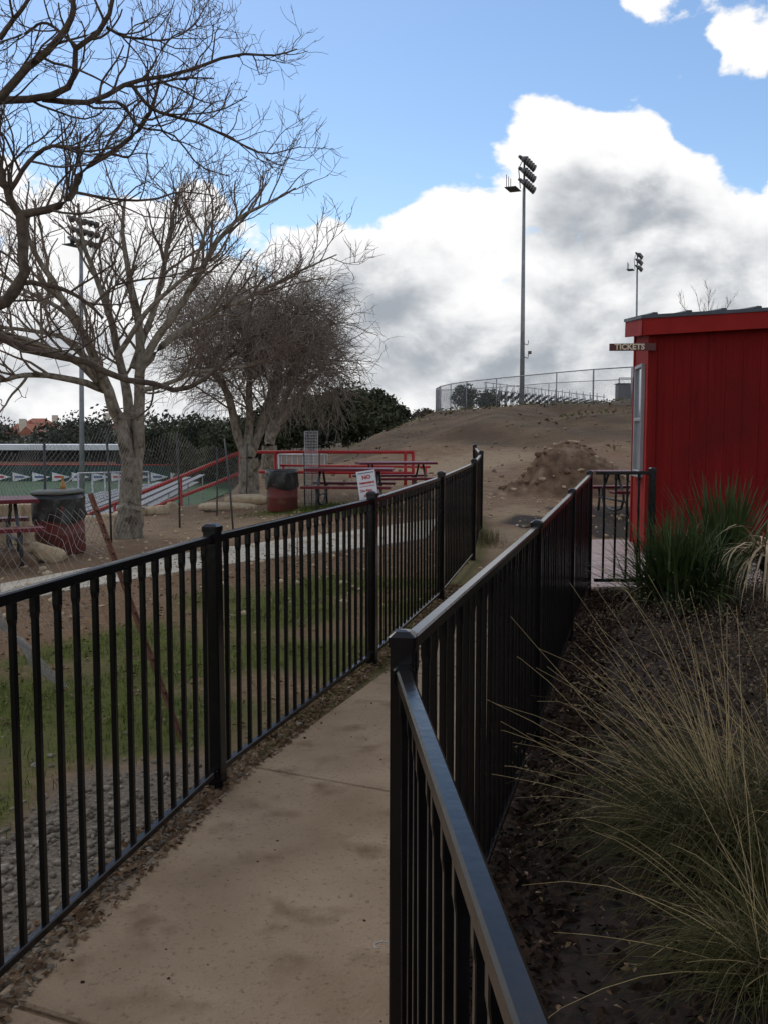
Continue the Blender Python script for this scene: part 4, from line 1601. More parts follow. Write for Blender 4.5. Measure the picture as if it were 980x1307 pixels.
hb = [(592, 490, 66, 30, 'dark cedar bush behind the hilltop chain-link fence'), (622, 499, 68, 36, 'lower dark cedar bush beside the taller one on the hilltop')]
for k, (u, v, t, wpx, lab) in enumerate(hb):
    p = P(u, 520, t)
    zt = P(u, v, t)[2]
    leafy_tree('cedar_bush', lab, p[0], p[1], G(p[0], p[1]), zt - G(p[0], p[1]) + .1, wpx / FPX * t * 1.2, 240 + k, 'oak_leaf', .10, 40, 60)
rgw = np.random.default_rng(3)
wood = []
for k in range(60):
    u = rgw.uniform(-160, 240)
    t = rgw.uniform(150, 260)
    v = 549 + rgw.uniform(-6, 8) + 6 * math.sin(u * .05)
    p = P(u, v, t)
    w = rgw.uniform(5, 9)
    n = 6
    cs = p + rgw.normal(size=(n, 3)) * np.array([w * .3, w * .3, 1.2]) - np.array([0, 0, 1.2])
    wood.append(leaf_cloud(cs, np.full(n, w * .35), 60, .42, rgw))
    cs = p + rgw.normal(size=(n, 3)) * np.array([w * .4, w * .3, 1.5]) - np.array([0, 0, 4.5])
    wood.append(leaf_cloud(cs, np.full(n, w * .45), 50, .5, rgw))
V, F = merge(wood)
tag(link_mesh('distant_wood', V, F, 'oak_leaf_far'), 'dark distant wood below the red roofed houses', 'wood', kind='stuff')


# ------------------------------------------------------------------ houses
def house(label, u, v_ridge, t, wpx, seed, chim):
    p = P(u, v_ridge, t)
    w = wpx / FPX * t
    d = w * .7
    hr = w * .22
    ze = p[2] - hr
    zb = ze - 4.0
    b = thing('house', label, 'house', (p[0], p[1], zb), math.radians(8 * math.sin(seed)), 'tile roofed houses on the rise')
    MB().box((0, 0, (ze - zb) / 2), (w * .9, d * .9, ze - zb)).build('wall', 'stucco', b, world=False)
    e = ze - zb
    V = [(-w / 2, -d / 2, e), (w / 2, -d / 2, e), (w / 2, d / 2, e), (-w / 2, d / 2, e), (-w * .18, 0, e + hr), (w * .18, 0, e + hr)]
    V += [(x * .99, y * .99, z - .25) for x, y, z in V[:4]]
    roof = MB().add(V, [(0, 1, 5, 4), (1, 2, 5), (2, 3, 4, 5), (3, 0, 4), (6, 7, 1, 0), (7, 8, 2, 1), (8, 9, 3, 2), (9, 6, 0, 3), (9, 8, 7, 6)]).build('roof', 'tile_roof', b, world=False)
    # gable bay in front
    gx = w * .12 * (1 if seed % 2 else -1)
    V = [(gx - w * .2, -d * .62, e - .4), (gx + w * .2, -d * .62, e - .4), (gx, -d * .62, e + hr * .75), (gx - w * .2, 0, e - .4), (gx + w * .2, 0, e - .4), (gx, 0, e + hr * .75)]
    MB().add(V, [(0, 1, 2), (0, 2, 5, 3), (1, 4, 5, 2)]).build('gable_roof', 'tile_roof', b, world=False)
    MB().box((gx, -d * .3, (e - .4) / 2), (w * .36, d * .6, e - .45)).build('bay', 'stucco', b, world=False)
    for k in range(2):
        MB().box((gx + (k - .5) * w * .18, -d * .6 - .03, e * .6), (w * .09, .1, 1.3)).build('window', 'glass', b, world=False)
    for cx, cy, ch in chim:
        MB().box((cx * w, cy * d, e + hr * .3 + ch / 2), (1.3, 1.3, ch + hr * .6)).build('chimney', 'cream', roof, world=False)
    return b


house('large red tile roofed house at the far left above the field', 33, 541, 215, 54, 1, [(.02, -.45, 2.0)])
house('red tile roofed house with tall peak beside the far left one', 50, 534, 235, 44, 2, [(.44, .1, 1.6)])
house('small red roofed house partly hidden behind the left light pole', 96, 541, 240, 32, 3, [(.1, -.4, .6)])
house('red roofed house glimpsed beside the first tree trunk', 142, 541, 225, 24, 4, [(-.1, -.4, 3.0)])

# ------------------------------------------------------------------ ball field
V = [(-150, 30, -3.08), (-12, 30, -3.08), (-12, 150, -3.08), (-150, 150, -3.08)]
tag(link_mesh('field', V, [(0, 1, 2, 3)], 'turf'), kind='structure')
pa = [P(-60, 640, 45), P(45, 652, 45)]
V = [(-40, 40, -3.05), (-19.0, 40, -3.05), (-23.5, 58, -3.05), (-27.5, 66, -3.05), (-42, 66.5, -3.05)]
tag(link_mesh('track', V, [(0, 1, 2, 3, 4)], 'track'), kind='structure')
w1 = thing('outfield_wall', 'dark green padded outfield wall hung with white pennants', 'wall', (-35, 88, -3.1))
wx0, wx1, wy = -52.0, -14.0, 88.0
for k in range(10):
    xa = wx0 + (wx1 - wx0) * k / 10
    xb_ = wx0 + (wx1 - wx0) * (k + 1) / 10
    MB().box(((xa + xb_) / 2, wy, -2.35), (xb_ - xa - .03, .2, 1.5), ch=.03).build('panel', 'wall_green', w1)
MB().bar((wx0, wy - .02, -1.55), (wx1, wy - .02, -1.55), .26, .1).build('cap_rail', 'shed_red', w1)
for k in range(10):
    u0 = -9 + 25.2 * k
    a = P(u0, 609, 87.8)
    hh = .46
    y = wy - .14
    x = a[0]
    pn = MB().add([(x, y, a[2] + hh), (x, y, a[2] - hh), (x + 1.72, y, a[2] + .02), (x, y - .03, a[2] + hh), (x, y - .03, a[2] - hh), (x + 1.72, y - .03, a[2] + .02)],
                  [(0, 2, 1), (3, 4, 5), (0, 1, 4, 3), (1, 2, 5, 4), (2, 0, 3, 5)]).build('pennant', 'white_paint', w1)
    MB().bar((x + .22, y - .045, a[2] + .02), (x + 1.05, y - .045, a[2] + .02), .02, .2).build('pennant_lettering', ('pennant_blue', 'sign_red')[k % 3 == 0], pn)
dg = thing('dugout', 'long dugout with flat white roof edge across the field', 'dugout', (-48, 108, -3.1))
da, db = P(-120, 571, 108), P(153, 571, 108)
MB().box(((da[0] + db[0]) / 2, 111, da[2]), (db[0] - da[0], 7, .62), ch=.05).build('roof', 'roof_white', dg)
MB().box(((da[0] + db[0]) / 2, 114, -1.8), (db[0] - da[0] - .5, .3, 3.2)).build('back_wall', 'box_grey', dg)
for k in range(9):
    x = da[0] + .6 + (db[0] - da[0] - 1.2) * k / 8
    MB().bar((x, 108.2, -3.2), (x, 108.2, da[2] - .33), .18, .18, up=(0, 1, 0)).build('column', 'dark_metal', dg)
MB().box(((da[0] + db[0]) / 2, 106.5, -2.5), (db[0] - da[0], .25, 1.25)).build('front_wall', 'brick_dark', dg)
sh = thing('field_shed', 'small red shed with grey roof edge behind the bleachers', 'shed', (-23, 92, -3.1))
sa, sb = P(184, 581, 92), P(226, 581, 92)
MB().box(((sa[0] + sb[0]) / 2, 94, -1.95), (sb[0] - sa[0] - .3, 3.4, 2.3)).build('wall', 'shed_red', sh)
MB().box(((sa[0] + sb[0]) / 2, 94, sa[2]), (sb[0] - sa[0], 4.2, .16)).build('roof', 'roof_white', sh)
MB().bar((sb[0] - .25, 92.0, -3.1), (sb[0] - .25, 92.0, sa[2] - .1), .3, .3, up=(0, 1, 0)).build('column', 'sign_red', sh)


# ------------------------------------------------------------------ light poles
def light_pole(label, base, top, r0, r1, seed, arm_dir, rows=3, per=5, sc=1.0):
    t = thing('light_pole', label, 'light pole', base, 0, 'stadium light poles')
    base = np.array(base)
    top = np.array(top)
    MB().tube([base + (0, 0, -.5), base + (top - base) * .5, top], [r0, (r0 + r1) / 2, r1], 12).build('pole', 'pole_grey', t, smooth=True)
    a = np.array([arm_dir[0], arm_dir[1], 0.0])
    a /= np.linalg.norm(a)
    f = np.array([a[1], -a[0], 0.0])            # lamps look this way
    if f[0] < 0:
        f = -f
    span = 2.5 * sc
    MB().bar(top - a * .8 * sc - f * .9 * sc, top + a * .8 * sc - f * .9 * sc, .9 * sc, .05, ch=.1).build('platform', 'lamp_dark', t)
    for k in range(3):
        q = top - f * (1.25 * sc) + a * (k - 1) * .6 * sc
        MB().tube([q, q + (0, 0, 1.0 * sc)], .03 * sc, 6).build('platform_rail', 'lamp_dark', t)
    MB().tube([top - f * .3 * sc, top - f * .45 * sc + (0, 0, 1.5 * sc), top - f * .2 * sc + (0, 0, 2.0 * sc), top + f * .2 * sc + (0, 0, 2.1 * sc)], .04 * sc, 6).build('ladder_rail', 'lamp_dark', t)
    lampm = None
    for i in range(rows):
        z = (.25 + i * .85) * sc
        cbar = MB().bar(top + (0, 0, z) - a * span / 2, top + (0, 0, z) + a * span / 2, .12 * sc, .12 * sc).build('crossarm', 'lamp_dark', t)
        for k in range(per):
            q = top + (0, 0, z) + a * (k / (per - 1) - .5) * span + f * .12
            if lampm is None:
                mb = MB()
                ax = f * .85 + np.array([0, 0, -.52])
                ax /= np.linalg.norm(ax)
                mb.tube([-ax * .28 * sc, -ax * .02 * sc], [.11 * sc, .13 * sc], 8)
                mb.tube([-ax * .02 * sc, ax * .16 * sc, ax * .36 * sc, ax * .42 * sc], [.12 * sc, .20 * sc, .29 * sc, .30 * sc], 10)
                ob = mb.build('floodlight', 'lamp_dark', t, world=False, smooth=True)
                lampm = ob.data
            else:
                ob = bpy.data.objects.new('floodlight', lampm)
                COL.objects.link(ob)
                ob.parent = t
            ob.location = tuple(q - base)
    MB().bar(top + (0, 0, -.1), top + (0, 0, 2.2 * sc), .14 * sc, .14 * sc, up=(0, 1, 0)).build('mast', 'lamp_dark', t)
    return t


b1 = P(665.5, 520, 62)
t1 = P(668.2, 240, 62)
lpole = light_pole('tall stadium light pole on the bare hill behind the chain-link fence', (b1[0], b1[1], G(b1[0], b1[1])), (t1[0], t1[1], t1[2]), .17, .10, 1, (.40, .92), sc=.86)
for zpx in (438, 455):
    q = P(666, zpx, 62)
    MB().tube([q, q + (.38, 0, -.12), q + (.42, 0, .18)], .03, 6).build('side_bracket', 'lamp_dark', lpole)
MB().box(P(675.5, 450, 62), (.22, .22, .2)).build('camera_box', 'lamp_dark', lpole)
b2 = P(811, 520, 108)
t2 = P(812.5, 344, 108)
light_pole('shorter far light pole rising above the booth roof', (b2[0], b2[1], 2.0), t2, .16, .10, 2, (.40, .92), sc=.84)
b3 = P(104, 610, 55)
t3 = P(96.5, 312, 55)
light_pole('light pole at the left seen through the branches of the first tree', (b3[0], b3[1], -3.1), (b3[0], t3[1] + 0, t3[2]), .165, .11, 3, (.5, .85), sc=.72)


# ------------------------------------------------------------------ hilltop fence, bleachers, box
def hill_fence():
    top_px = [(806, 468.5, 47), (757, 471.5, 49), (710, 475.5, 51), (633, 483, 55), (595, 487, 58), (575, 490, 61), (562, 493, 64), (556.5, 496, 68), (556, 498, 73), (560, 498, 79), (580, 497, 84), (640, 494, 84), (700, 489, 80), (757, 486, 78), (806, 484, 76)]
    pts = [P(*q) for q in top_px]
    hf = thing('chainlink_fence', 'grey chain-link fence curving round the hilltop', 'fence', (pts[0][0], pts[0][1], G(pts[0][0], pts[0][1])))
    pts = np.array(pts)
    bot = pts.copy()
    bot[:, 2] = np.minimum(gz(pts[:, 0], pts[:, 1]), pts[:, 2] - 1.5)
    MB().tube(pts, .032, 6).build('top_rail', 'pole_grey', hf, smooth=True)
    for i in range(len(pts)):
        MB().tube([pts[i] + (0, 0, .03), bot[i] - (0, 0, .2)], .045 if i in (1, 0) else .034, 6).build('post', 'pole_grey', hf, smooth=True)
    cum = np.concatenate([[0], np.cumsum(np.linalg.norm(np.diff(pts[:, :2], axis=0), axis=1))])

    def sheet(a, b):
        k = np.stack([np.interp(a, cum, pts[:, i]) for i in range(3)], -1)
        q = np.stack([np.interp(a, cum, bot[:, i]) for i in range(3)], -1)
        w = (b / 1.8)[..., None]
        return k * (1 - w) + q * w
    V, F = chainlink(sheet, float(cum[-1]), 1.8, .085, .0026, 3)
    tag(link_mesh('wire_mesh', V, F, 'wire_far', hf), kind='stuff')


hill_fence()


def hill_bleacher():
    t = thing('bleachers', 'silver bleacher rows behind the hilltop chain-link fence', 'bleachers', P(690, 515, 70))
    n = 18
    for i in range(n):
        f = i / (n - 1)
        u = 620 + f * 150
        v = 497 + f * 15
        a = P(u, v, 69)
        MB().bar((a[0], a[1], a[2]), (a[0] + 1.5, a[1] + 13, a[2]), .28, .06).build('seat_plank', 'aluminium', t)
        MB().bar((a[0] - .35, a[1], a[2] - .28), (a[0] + 1.15, a[1] + 13, a[2] - .28), .3, .05).build('foot_plank', 'aluminium', t)
        for k in range(4):
            q = a + np.array([1.5, 13, 0]) * k / 3
            MB().tube([q + (0, 0, .55), (q[0], q[1], G(q[0], q[1]) - .2)], .035, 6).build('upright', 'galvanised', t)
    a, b = P(618, 488, 68.8), P(772, 507, 68.8)
    MB().tube([a, b], .03, 6).build('guard_rail', 'galvanised', t)
    MB().tube([a - (0, 0, .5), b - (0, 0, .5)], .03, 6).build('guard_rail', 'galvanised', t)
    q = a + np.array([1.5, 13, 0])
    MB().tube([a, q], .03, 6).build('guard_rail', 'galvanised', t)


hill_bleacher()
bx = thing('equipment_box', 'dark grey box on posts behind the hilltop fence beside the booth', 'box', P(797, 514, 56))
q = P(796.5, 502, 56)
MB().box(q, (.95, .8, 1.05)).build('cabinet', 'box_grey', bx)
MB().box(q + (0, 0, .56), (1.05, .9, .06)).build('lid', 'dark_metal', bx)
for s in (-.42, .42):
    MB().tube([q + (s, -.3, .9), q + (s, -.3, -1.2)], .04, 6).build('post', 'pole_grey', bx)
MB().tube([q + (-.42, -.3, .9), q + (.42, -.3, .9)], .035, 6).build('cross_bar', 'pole_grey', bx)


# ------------------------------------------------------------------ dirt pile
def dirt_pile():
    c = np.array(place(716, 640, 20.5))
    n = 90
    g = np.linspace(-1, 1, n)
    X, Y = np.meshgrid(g * 2.0, g * 1.6)
    base = np.exp(-((X - .30) / 1.05) ** 4 - (Y / .95) ** 4) * .72 + .42 * np.exp(-((X - .05) / .75) ** 2 - (Y / .8) ** 2)
    base += .25 * np.exp(-((X + .75) / .45) ** 2 - ((Y + .3) / .5) ** 2) + .20 * np.exp(-((X + 1.25) / .3) ** 2 - ((Y + .5) / .4) ** 2)
    m = np.clip(base * 3, 0, 1)
    Z = base + m * (.05 * vnoise(X * 4, Y * 4, 51) + .035 * vnoise(X * 9, Y * 9, 52) + .02 * RNG.normal(size=X.shape))
    wx, wy = c[0] + X, c[1] + Y
    Z = gz(wx, wy) + Z - .04
    idx = np.arange(n * n).reshape(n, n)
    F = np.stack([idx[:-1, :-1], idx[:-1, 1:], idx[1:, 1:], idx[1:, :-1]], -1).reshape(-1, 4)
    t = thing('dirt_pile', 'big heap of brown dirt and rubble in front of the hill', 'dirt pile', c)
    link_mesh('heap', np.stack([wx, wy, Z], -1).reshape(-1, 3), F, 'pile', t, smooth=True)
    for k in range(130):
        i, j = RNG.integers(12, n - 12, 2)
        if m[i, j] < .5:
            continue
        s = RNG.uniform(.018, .06) * (1.9 if k < 6 else 1)
        r = rock('clod', None, None, np.array([wx[i, j], wy[i, j], Z[i, j] + s * .2]) - c, (s * RNG.uniform(.8, 1.6), s, s * .7), 'limestone' if k % 2 else 'pile', 300 + k)
        r.parent = t


dirt_pile()
pu = gpt(668, 672)
ang = np.linspace(0, 2 * math.pi, 25)[:-1]
V = [(pu[0] + (.10 + .03 * math.sin(3 * a)) * math.cos(a), pu[1] + (.26 + .06 * math.sin(2 * a + 1)) * math.sin(a), G(pu[0], pu[1]) + .012) for a in ang]
tag(link_mesh('puddle', V, [tuple(range(24))], 'puddle_water'), kind='structure')


# ------------------------------------------------------------------ ground cover and litter (uncountable)
def taper_(N, n, r0, r1):
    return np.broadcast_to(np.linspace(r0, r1, n), (N, n))


def quads_on_ground(xy, size, rg, lift=.012, curl=.5):
    N = len(xy)
    z = gz(xy[:, 0], xy[:, 1]) + lift * rg.uniform(.3, 1.6, N)
    p = np.column_stack([xy, z])
    a = rg.normal(size=(N, 3)) * (1, 1, .3 * curl)
    a /= np.linalg.norm(a, axis=1, keepdims=True)
    b = np.cross(a, np.array([0, 0, 1.0]) + rg.normal(size=(N, 3)) * curl)
    b /= np.linalg.norm(b, axis=1, keepdims=True)
    s = size * rg.uniform(.5, 1.5, (N, 1))
    up = np.array([0, 0, 1.0]) * s * .25
    V = np.stack([p - a * s, p - b * s * .5 + up, p + a * s, p + b * s * .5 + up], 1).reshape(-1, 3)
    return V, np.arange(N * 4).reshape(-1, 4)


def stones_on_ground(xy, lo, hi, rg, power=2.0, zoff=None):
    import bmesh
    bm = bmesh.new()
    bmesh.ops.create_icosphere(bm, subdivisions=1, radius=1)
    bv = np.array([v.co[:] for v in bm.verts])
    bf = np.array([[v.index for v in f.verts] for f in bm.faces])
    bm.free()
    N = len(xy)
    s = lo + (hi - lo) * rg.uniform(0, 1, N) ** power
    sc = s[:, None] * rg.uniform(.6, 1.3, (N, 3)) * (1, 1, .7)
    a = rg.uniform(0, 6.28, N)
    V = bv[None] * sc[:, None, :] * rg.uniform(.75, 1.2, (N, len(bv), 1))
    ca, sa = np.cos(a)[:, None], np.sin(a)[:, None]
    V = np.stack([V[..., 0] * ca - V[..., 1] * sa, V[..., 0] * sa + V[..., 1] * ca, V[..., 2]], -1)
    z = gz(xy[:, 0], xy[:, 1]) + sc[:, 2] * .35 + (0 if zoff is None else zoff)
    V += np.column_stack([xy, z])[:, None, :]
    F = (bf[None] + (np.arange(N) * len(bv))[:, None, None]).reshape(-1, 3)
    return V.reshape(-1, 3), F


rg = np.random.default_rng(99)
# gravel left of the near fence
N = 15000
y = rg.uniform(1.2, 5.2, N)
d = rg.uniform(-.07, 1.9, N) ** 1.0
keep = rg.uniform(0, 1, N) < np.clip(1.15 - smoothstep(3.5, 4.7, y) * 1.1 - smoothstep(.45, 1.0, d) * 1.08, .03, 1)
xy = np.column_stack([fence_x(y) - d, y])[keep]
V, F = stones_on_ground(xy, .003, .024, rg, 3.2)
tag(link_mesh('gravel', V, F, 'stone_bit'), 'loose grey gravel along the foot of the left fence', 'gravel', kind='stuff')
# pebbles elsewhere on the dirt
N = 2600
y = rg.uniform(8, 24, N)
x = rg.uniform(-6, 4.2, N)
keep = (np.abs(x - fence_x(y)) > .1) & ~((x > 1.9) & (y < 13))
xy = np.column_stack([x, y])[keep]
V, F = stones_on_ground(xy, .008, .05, rg, 4)
tag(link_mesh('pebbles', V, F, 'limestone'), 'scattered pale pebbles on the bare dirt', 'pebbles', kind='stuff')
N = 1500
y = rg.uniform(21, 52, N)
x = rg.uniform(-2, 17, N)
V, F = stones_on_ground(np.column_stack([x, y]), .02, .10, rg, 4)
tag(link_mesh('hill_stones', V, F, 'dirt'), 'brown clods strewn over the bare hillside', 'clods', kind='stuff')
N = 5000
y = rg.uniform(30, 55, N)
x = rg.uniform(-2, 20, N)
k_ = rg.uniform(0, 1, N) < np.clip(vnoise(x * .5, y * .35, 9), 0, 1) * .6 + smoothstep(48, 53, y) * .8
V, F = quads_on_ground(np.column_stack([x, y])[k_], .10, rg, .08, 1.6)
tag(link_mesh('hill_weeds', V, F, 'straw_green'), 'sparse dry weeds on the upper hillside', 'weeds', kind='stuff')
# crumbs on the path
N = 520
t = rg.uniform(0, 1, N)
y = 1.6 + t * 5.5
w = rg.beta(.8, .6, N)
xl = np.interp(y, [p[1] for p in pl], [p[0] for p in pl])
xr = np.interp(y, [p[1] for p in pr], [p[0] for p in pr])
xy = np.column_stack([xl + (xr - xl) * w, y])
V, F = stones_on_ground(xy, .0012, .008, rg, 4, zoff=.013)
tag(link_mesh('path_crumbs', V, F, 'mulch_bit'), 'dirt crumbs scattered over the concrete path', 'crumbs', kind='stuff')
# leaf litter: strip beside path, dirt strip, lawn
parts = []
y = rg.uniform(1.2, 9.5, 5200)
xy = np.column_stack([fence_x(y) + rg.uniform(-.12, .10, len(y)), y])
parts.append(quads_on_ground(xy, .016, rg, .016, .9))
y = rg.uniform(5, 12.5, 4500)
x = fence_x(y) - rg.uniform(0, 4.2, len(y))
parts.append(quads_on_ground(np.column_stack([x, y]), .018, rg, .016, .7))
y = rg.uniform(6.2, 9.5, 1300)
x = fence_x(y) + rg.beta(.9, 1.6, len(y)) * 1.1
parts.append(quads_on_ground(np.column_stack([x, y]), .016, rg, .02, .7))
V, F = merge(parts)
tag(link_mesh('leaf_litter', V, F, 'litter'), 'dry leaf litter along the fence and over the lawn', 'leaf litter', kind='stuff')
# mulch and leaves in the bed
y = rg.uniform(.8, 9.2, 16000)
x = np.interp(y, [p[1] for p in RP], [p[0] for p in RP]) + .05 + rg.uniform(0, 4.2, len(y))
V, F = quads_on_ground(np.column_stack([x, y]), .022, rg, .02, 1.2)
tag(link_mesh('bark_mulch', V, F, 'mulch_bit'), 'dark bark mulch covering the planting bed', 'mulch', kind='stuff')
y = rg.uniform(1.5, 9.0, 2600)
x = np.interp(y, [p[1] for p in RP], [p[0] for p in RP]) + .05 + rg.beta(.8, 1.4, len(y)) * 3.5
V, F = quads_on_ground(np.column_stack([x, y]), .011, rg, .035, 1.3)
tag(link_mesh('fallen_leaves', V, F, 'litter'), 'pale fallen leaves lying on the dark bed', 'leaves', kind='stuff')


def blades(xy, hmin, hmax, width, rg, lean=.6, segs=3, zb=None):
    N = len(xy)
    z = gz(xy[:, 0], xy[:, 1]) if zb is None else zb
    p0 = np.column_stack([xy, z - .005])
    h = rg.uniform(hmin, hmax, N)
    a = rg.uniform(0, 6.28, N)
    ln = rg.uniform(.1, lean, N) * h
    s = np.linspace(0, 1, segs + 1)
    dx = np.stack([np.cos(a), np.sin(a)], -1)
    side = np.stack([-np.sin(a), np.cos(a), np.zeros(N)], -1)
    L, R = [], []
    for q in s:
        c = p0.copy()
        c[:, :2] += dx * (ln * q ** 2)[:, None]
        c[:, 2] += h * q * (1 - .25 * q)
        w = width * (1 - q * .92)
        L.append(c - side * w)
        R.append(c + side * w)
    V = np.stack(L + R, 1)
    k = segs + 1
    F = np.array([[i, k + i, k + i + 1, i + 1] for i in range(segs)])
    F = (F[None] + (np.arange(N) * 2 * k)[:, None, None]).reshape(-1, 4)
    return V.reshape(-1, 3), F


parts = []
M = 80000
x = rg.uniform(-4.2, .9, M)
y = rg.uniform(2.4, 11.2, M)
d = fence_x(y) - x
up_ = 8.8 + (x + 1.7) * 2.0
prob = smoothstep(.0, .15, d) * np.maximum(smoothstep(4.2, 5.0, y + .5 * vnoise(x * 2.2, y * 2.2, 11)), smoothstep(.6, 1.1, d + .25 * vnoise(x * 2.2, y * 2.2, 11))) * (1 - smoothstep(-.7, .5, y - up_ + .5 * vnoise(x * 2.2, y * 2.2, 11)))
prob *= np.clip(.55 + 1.0 * vnoise(x * 3.1, y * 3.1, 61), .05, 1)
prob *= (1 - smoothstep(9.9, 10.9, y))
k = rg.uniform(0, 1, M) < prob
parts.append(blades(np.column_stack([x, y])[k], .015, .11, .0026, rg, 1.5, 2))
M = 6000
y = rg.uniform(4.0, 16, M)
x = fence_x(y) + rg.normal(.03, .06, M)
k = rg.uniform(0, 1, M) < np.clip(.15 + .8 * vnoise(x, y * 1.4, 71), 0, 1)
parts.append(blades(np.column_stack([x, y])[k], .02, .10, .0025, rg, 1.2, 2))
M = 9000
x = rg.uniform(-3.2, 1.2, M)
y = rg.uniform(15.6, 19.2, M)
k = np.clip(1 - np.abs((y - 17.0) / 1.8) - np.abs((x + .9) / 2.5), 0, 1) > rg.uniform(0, .6, M)
parts.append(blades(np.column_stack([x, y])[k], .03, .09, .006, rg, 1.0, 2))
V, F = merge(parts)
tag(link_mesh('grass', V, F, 'grass_blade'), 'patchy green grass behind the left fence', 'grass', kind='stuff')
# yellowish weed tuft at the far fence end
wt = gpt(619, 692)
a = rg.normal(0, .11, (260, 2)) * (1, 2) + wt[:2]
V, F = blades(a, .10, .32, .004, rg, .7, 3)
tag(link_mesh('weed_tuft', V, F, 'straw_green'), 'yellowish weeds at the far end of the left fence', 'weeds', kind='stuff')
# low cover plants in the bed
parts, stems = [], []
for k in range(300):
    cy = rg.uniform(3.3, 9.0)
    cx = np.interp(cy, [p[1] for p in RP], [p[0] for p in RP]) + .25 + rg.beta(1.2, 1, 1)[0] * 3.7
    r = rg.uniform(.10, .26) * (1.25 if cy > 6 else .9)
    g0 = G(cx, cy)
    cs = np.array([[cx, cy, g0 + r * .55]]) + rg.normal(size=(6, 3)) * r * .55 * np.array([1, 1, .6])
    parts.append(leaf_cloud(cs, np.full(6, r * .6), 26, .012, rg, .8))
    n_ = 9
    a_ = rg.uniform(0, 6.28, n_)
    h_ = rg.uniform(.6, 1.6, n_) * r
    q0 = np.column_stack([np.full(n_, cx), np.full(n_, cy), np.full(n_, g0)])
    tip = q0 + np.column_stack([np.cos(a_) * r * .9, np.sin(a_) * r * .9, h_])
    mid = (q0 + tip) / 2 + rg.normal(size=(n_, 3)) * .03
    stems.append(np.stack([q0, mid, tip], 1))
V, F = merge(parts)
gcv = tag(link_mesh('ground_cover', V, F, 'cover_leaf'), 'low reddish brown ground cover filling the back of the bed', 'ground cover', kind='stuff')
stems = np.concatenate(stems)
tag(link_mesh('cover_stems', *tubes_np(stems, taper_(len(stems), 3, .0020, .0009)), 'bark_dark', gcv), kind='stuff')
y = rg.uniform(1.2, 9.1, 5000)
x = np.interp(y, [p[1] for p in RP], [p[0] for p in RP]) - .02 + rg.uniform(0, .35, len(y))
V, F = quads_on_ground(np.column_stack([x, y]), .020, rg, .024, 1.3)
tag(link_mesh('edge_mulch', V, F, 'mulch_bit'), 'bark mulch banked against the foot of the right fence', 'mulch', kind='stuff')


# ------------------------------------------------------------------ ornamental grasses
def arcs(base, N, spread, L0, L1, el, rg, droop, n=8, az=None, rad=.05):
    az_ = rg.uniform(0, 2 * math.pi, N) if az is None else rg.uniform(az[0], az[1], N)
    e = np.radians(rg.uniform(el[0], el[1], N))
    Ln = rg.uniform(L0, L1, N)
    d = np.stack([np.cos(az_) * np.cos(e), np.sin(az_) * np.cos(e), np.sin(e)], -1)
    p = base + np.column_stack([rg.normal(0, rad, (N, 2)), np.zeros(N)])
    pts = [p]
    st = Ln / (n - 1)
    dr = rg.uniform(droop[0], droop[1], N)
    for i in range(n - 1):
        d = d + np.array([0, 0, -1.0]) * (dr * (i + .5) / n)[:, None] + rg.normal(size=(N, 3)) * spread
        d /= np.linalg.norm(d, axis=1, keepdims=True)
        p = p + d * st[:, None]
        pts.append(p)
    pts = np.stack(pts, 1)
    g = gz(pts[..., 0], pts[..., 1]) + .015
    pts[..., 2] = np.maximum(pts[..., 2], g)
    return pts


def taper(N, n, r0, r1):
    return np.broadcast_to(np.linspace(r0, r1, n), (N, n))


def ornamental(label, base, sc, seed, nb, ns, stalk_az=None):
    rg = np.random.default_rng(seed)
    t = thing('ornamental_grass', label, 'grass clump', base)
    base = np.array(base, float)
    p = arcs(base, nb, .045, .40 * sc, .95 * sc, (8, 62), rg, (.25, .85), 9, rad=.07 * sc)
    tag(link_mesh('green_blades', *tubes_np(p, taper(nb, 9, .0016, .0005)), 'blade_green', t), kind='stuff')
    p = arcs(base, nb // 3, .05, .4 * sc, .95 * sc, (5, 70), rg, (.35, .95), 9, rad=.07 * sc)
    tag(link_mesh('faded_blades', *tubes_np(p, taper(nb // 3, 9, .0015, .0005)), 'straw_green', t), kind='stuff')
    p = arcs(base, ns, .020, .50 * sc, 1.25 * sc, (20, 72), rg, (.03, .30), 8, az=stalk_az, rad=.06 * sc)
    tag(link_mesh('dry_stalks', *tubes_np(p, taper(ns, 8, .0017, .0007)), 'straw', t), kind='stuff')
    p = arcs(base, nb // 2, .08, .12 * sc, .45 * sc, (0, 75), rg, (.3, 1.2), 6, rad=.11 * sc)
    tag(link_mesh('thatch', *tubes_np(p, taper(nb // 2, 6, .0020, .0008)), 'straw_green', t), kind='stuff')
    p = arcs(base, ns // 4, .02, .7 * sc, 1.1 * sc, (10, 55), rg, (.1, .7), 10, rad=.06 * sc)
    k = rg.integers(3, 7, len(p))
    for i in range(len(p)):                     # broken stalks, kinked
        j = k[i]
        dv = p[i, j] - p[i, j - 1]
        turn = rg.normal(size=3) * .9 + np.array([0, 0, -.8])
        nd = dv / np.linalg.norm(dv) + turn
        nd /= np.linalg.norm(nd)
        for q in range(j, 10):
            p[i, q] = p[i, q - 1] + nd * np.linalg.norm(dv)
    g = gz(p[..., 0], p[..., 1]) + .015
    p[..., 2] = np.maximum(p[..., 2], g)
    tag(link_mesh('broken_stalks', *tubes_np(p, taper(len(p), 10, .0017, .0008)), 'straw', t), kind='stuff')
    return t


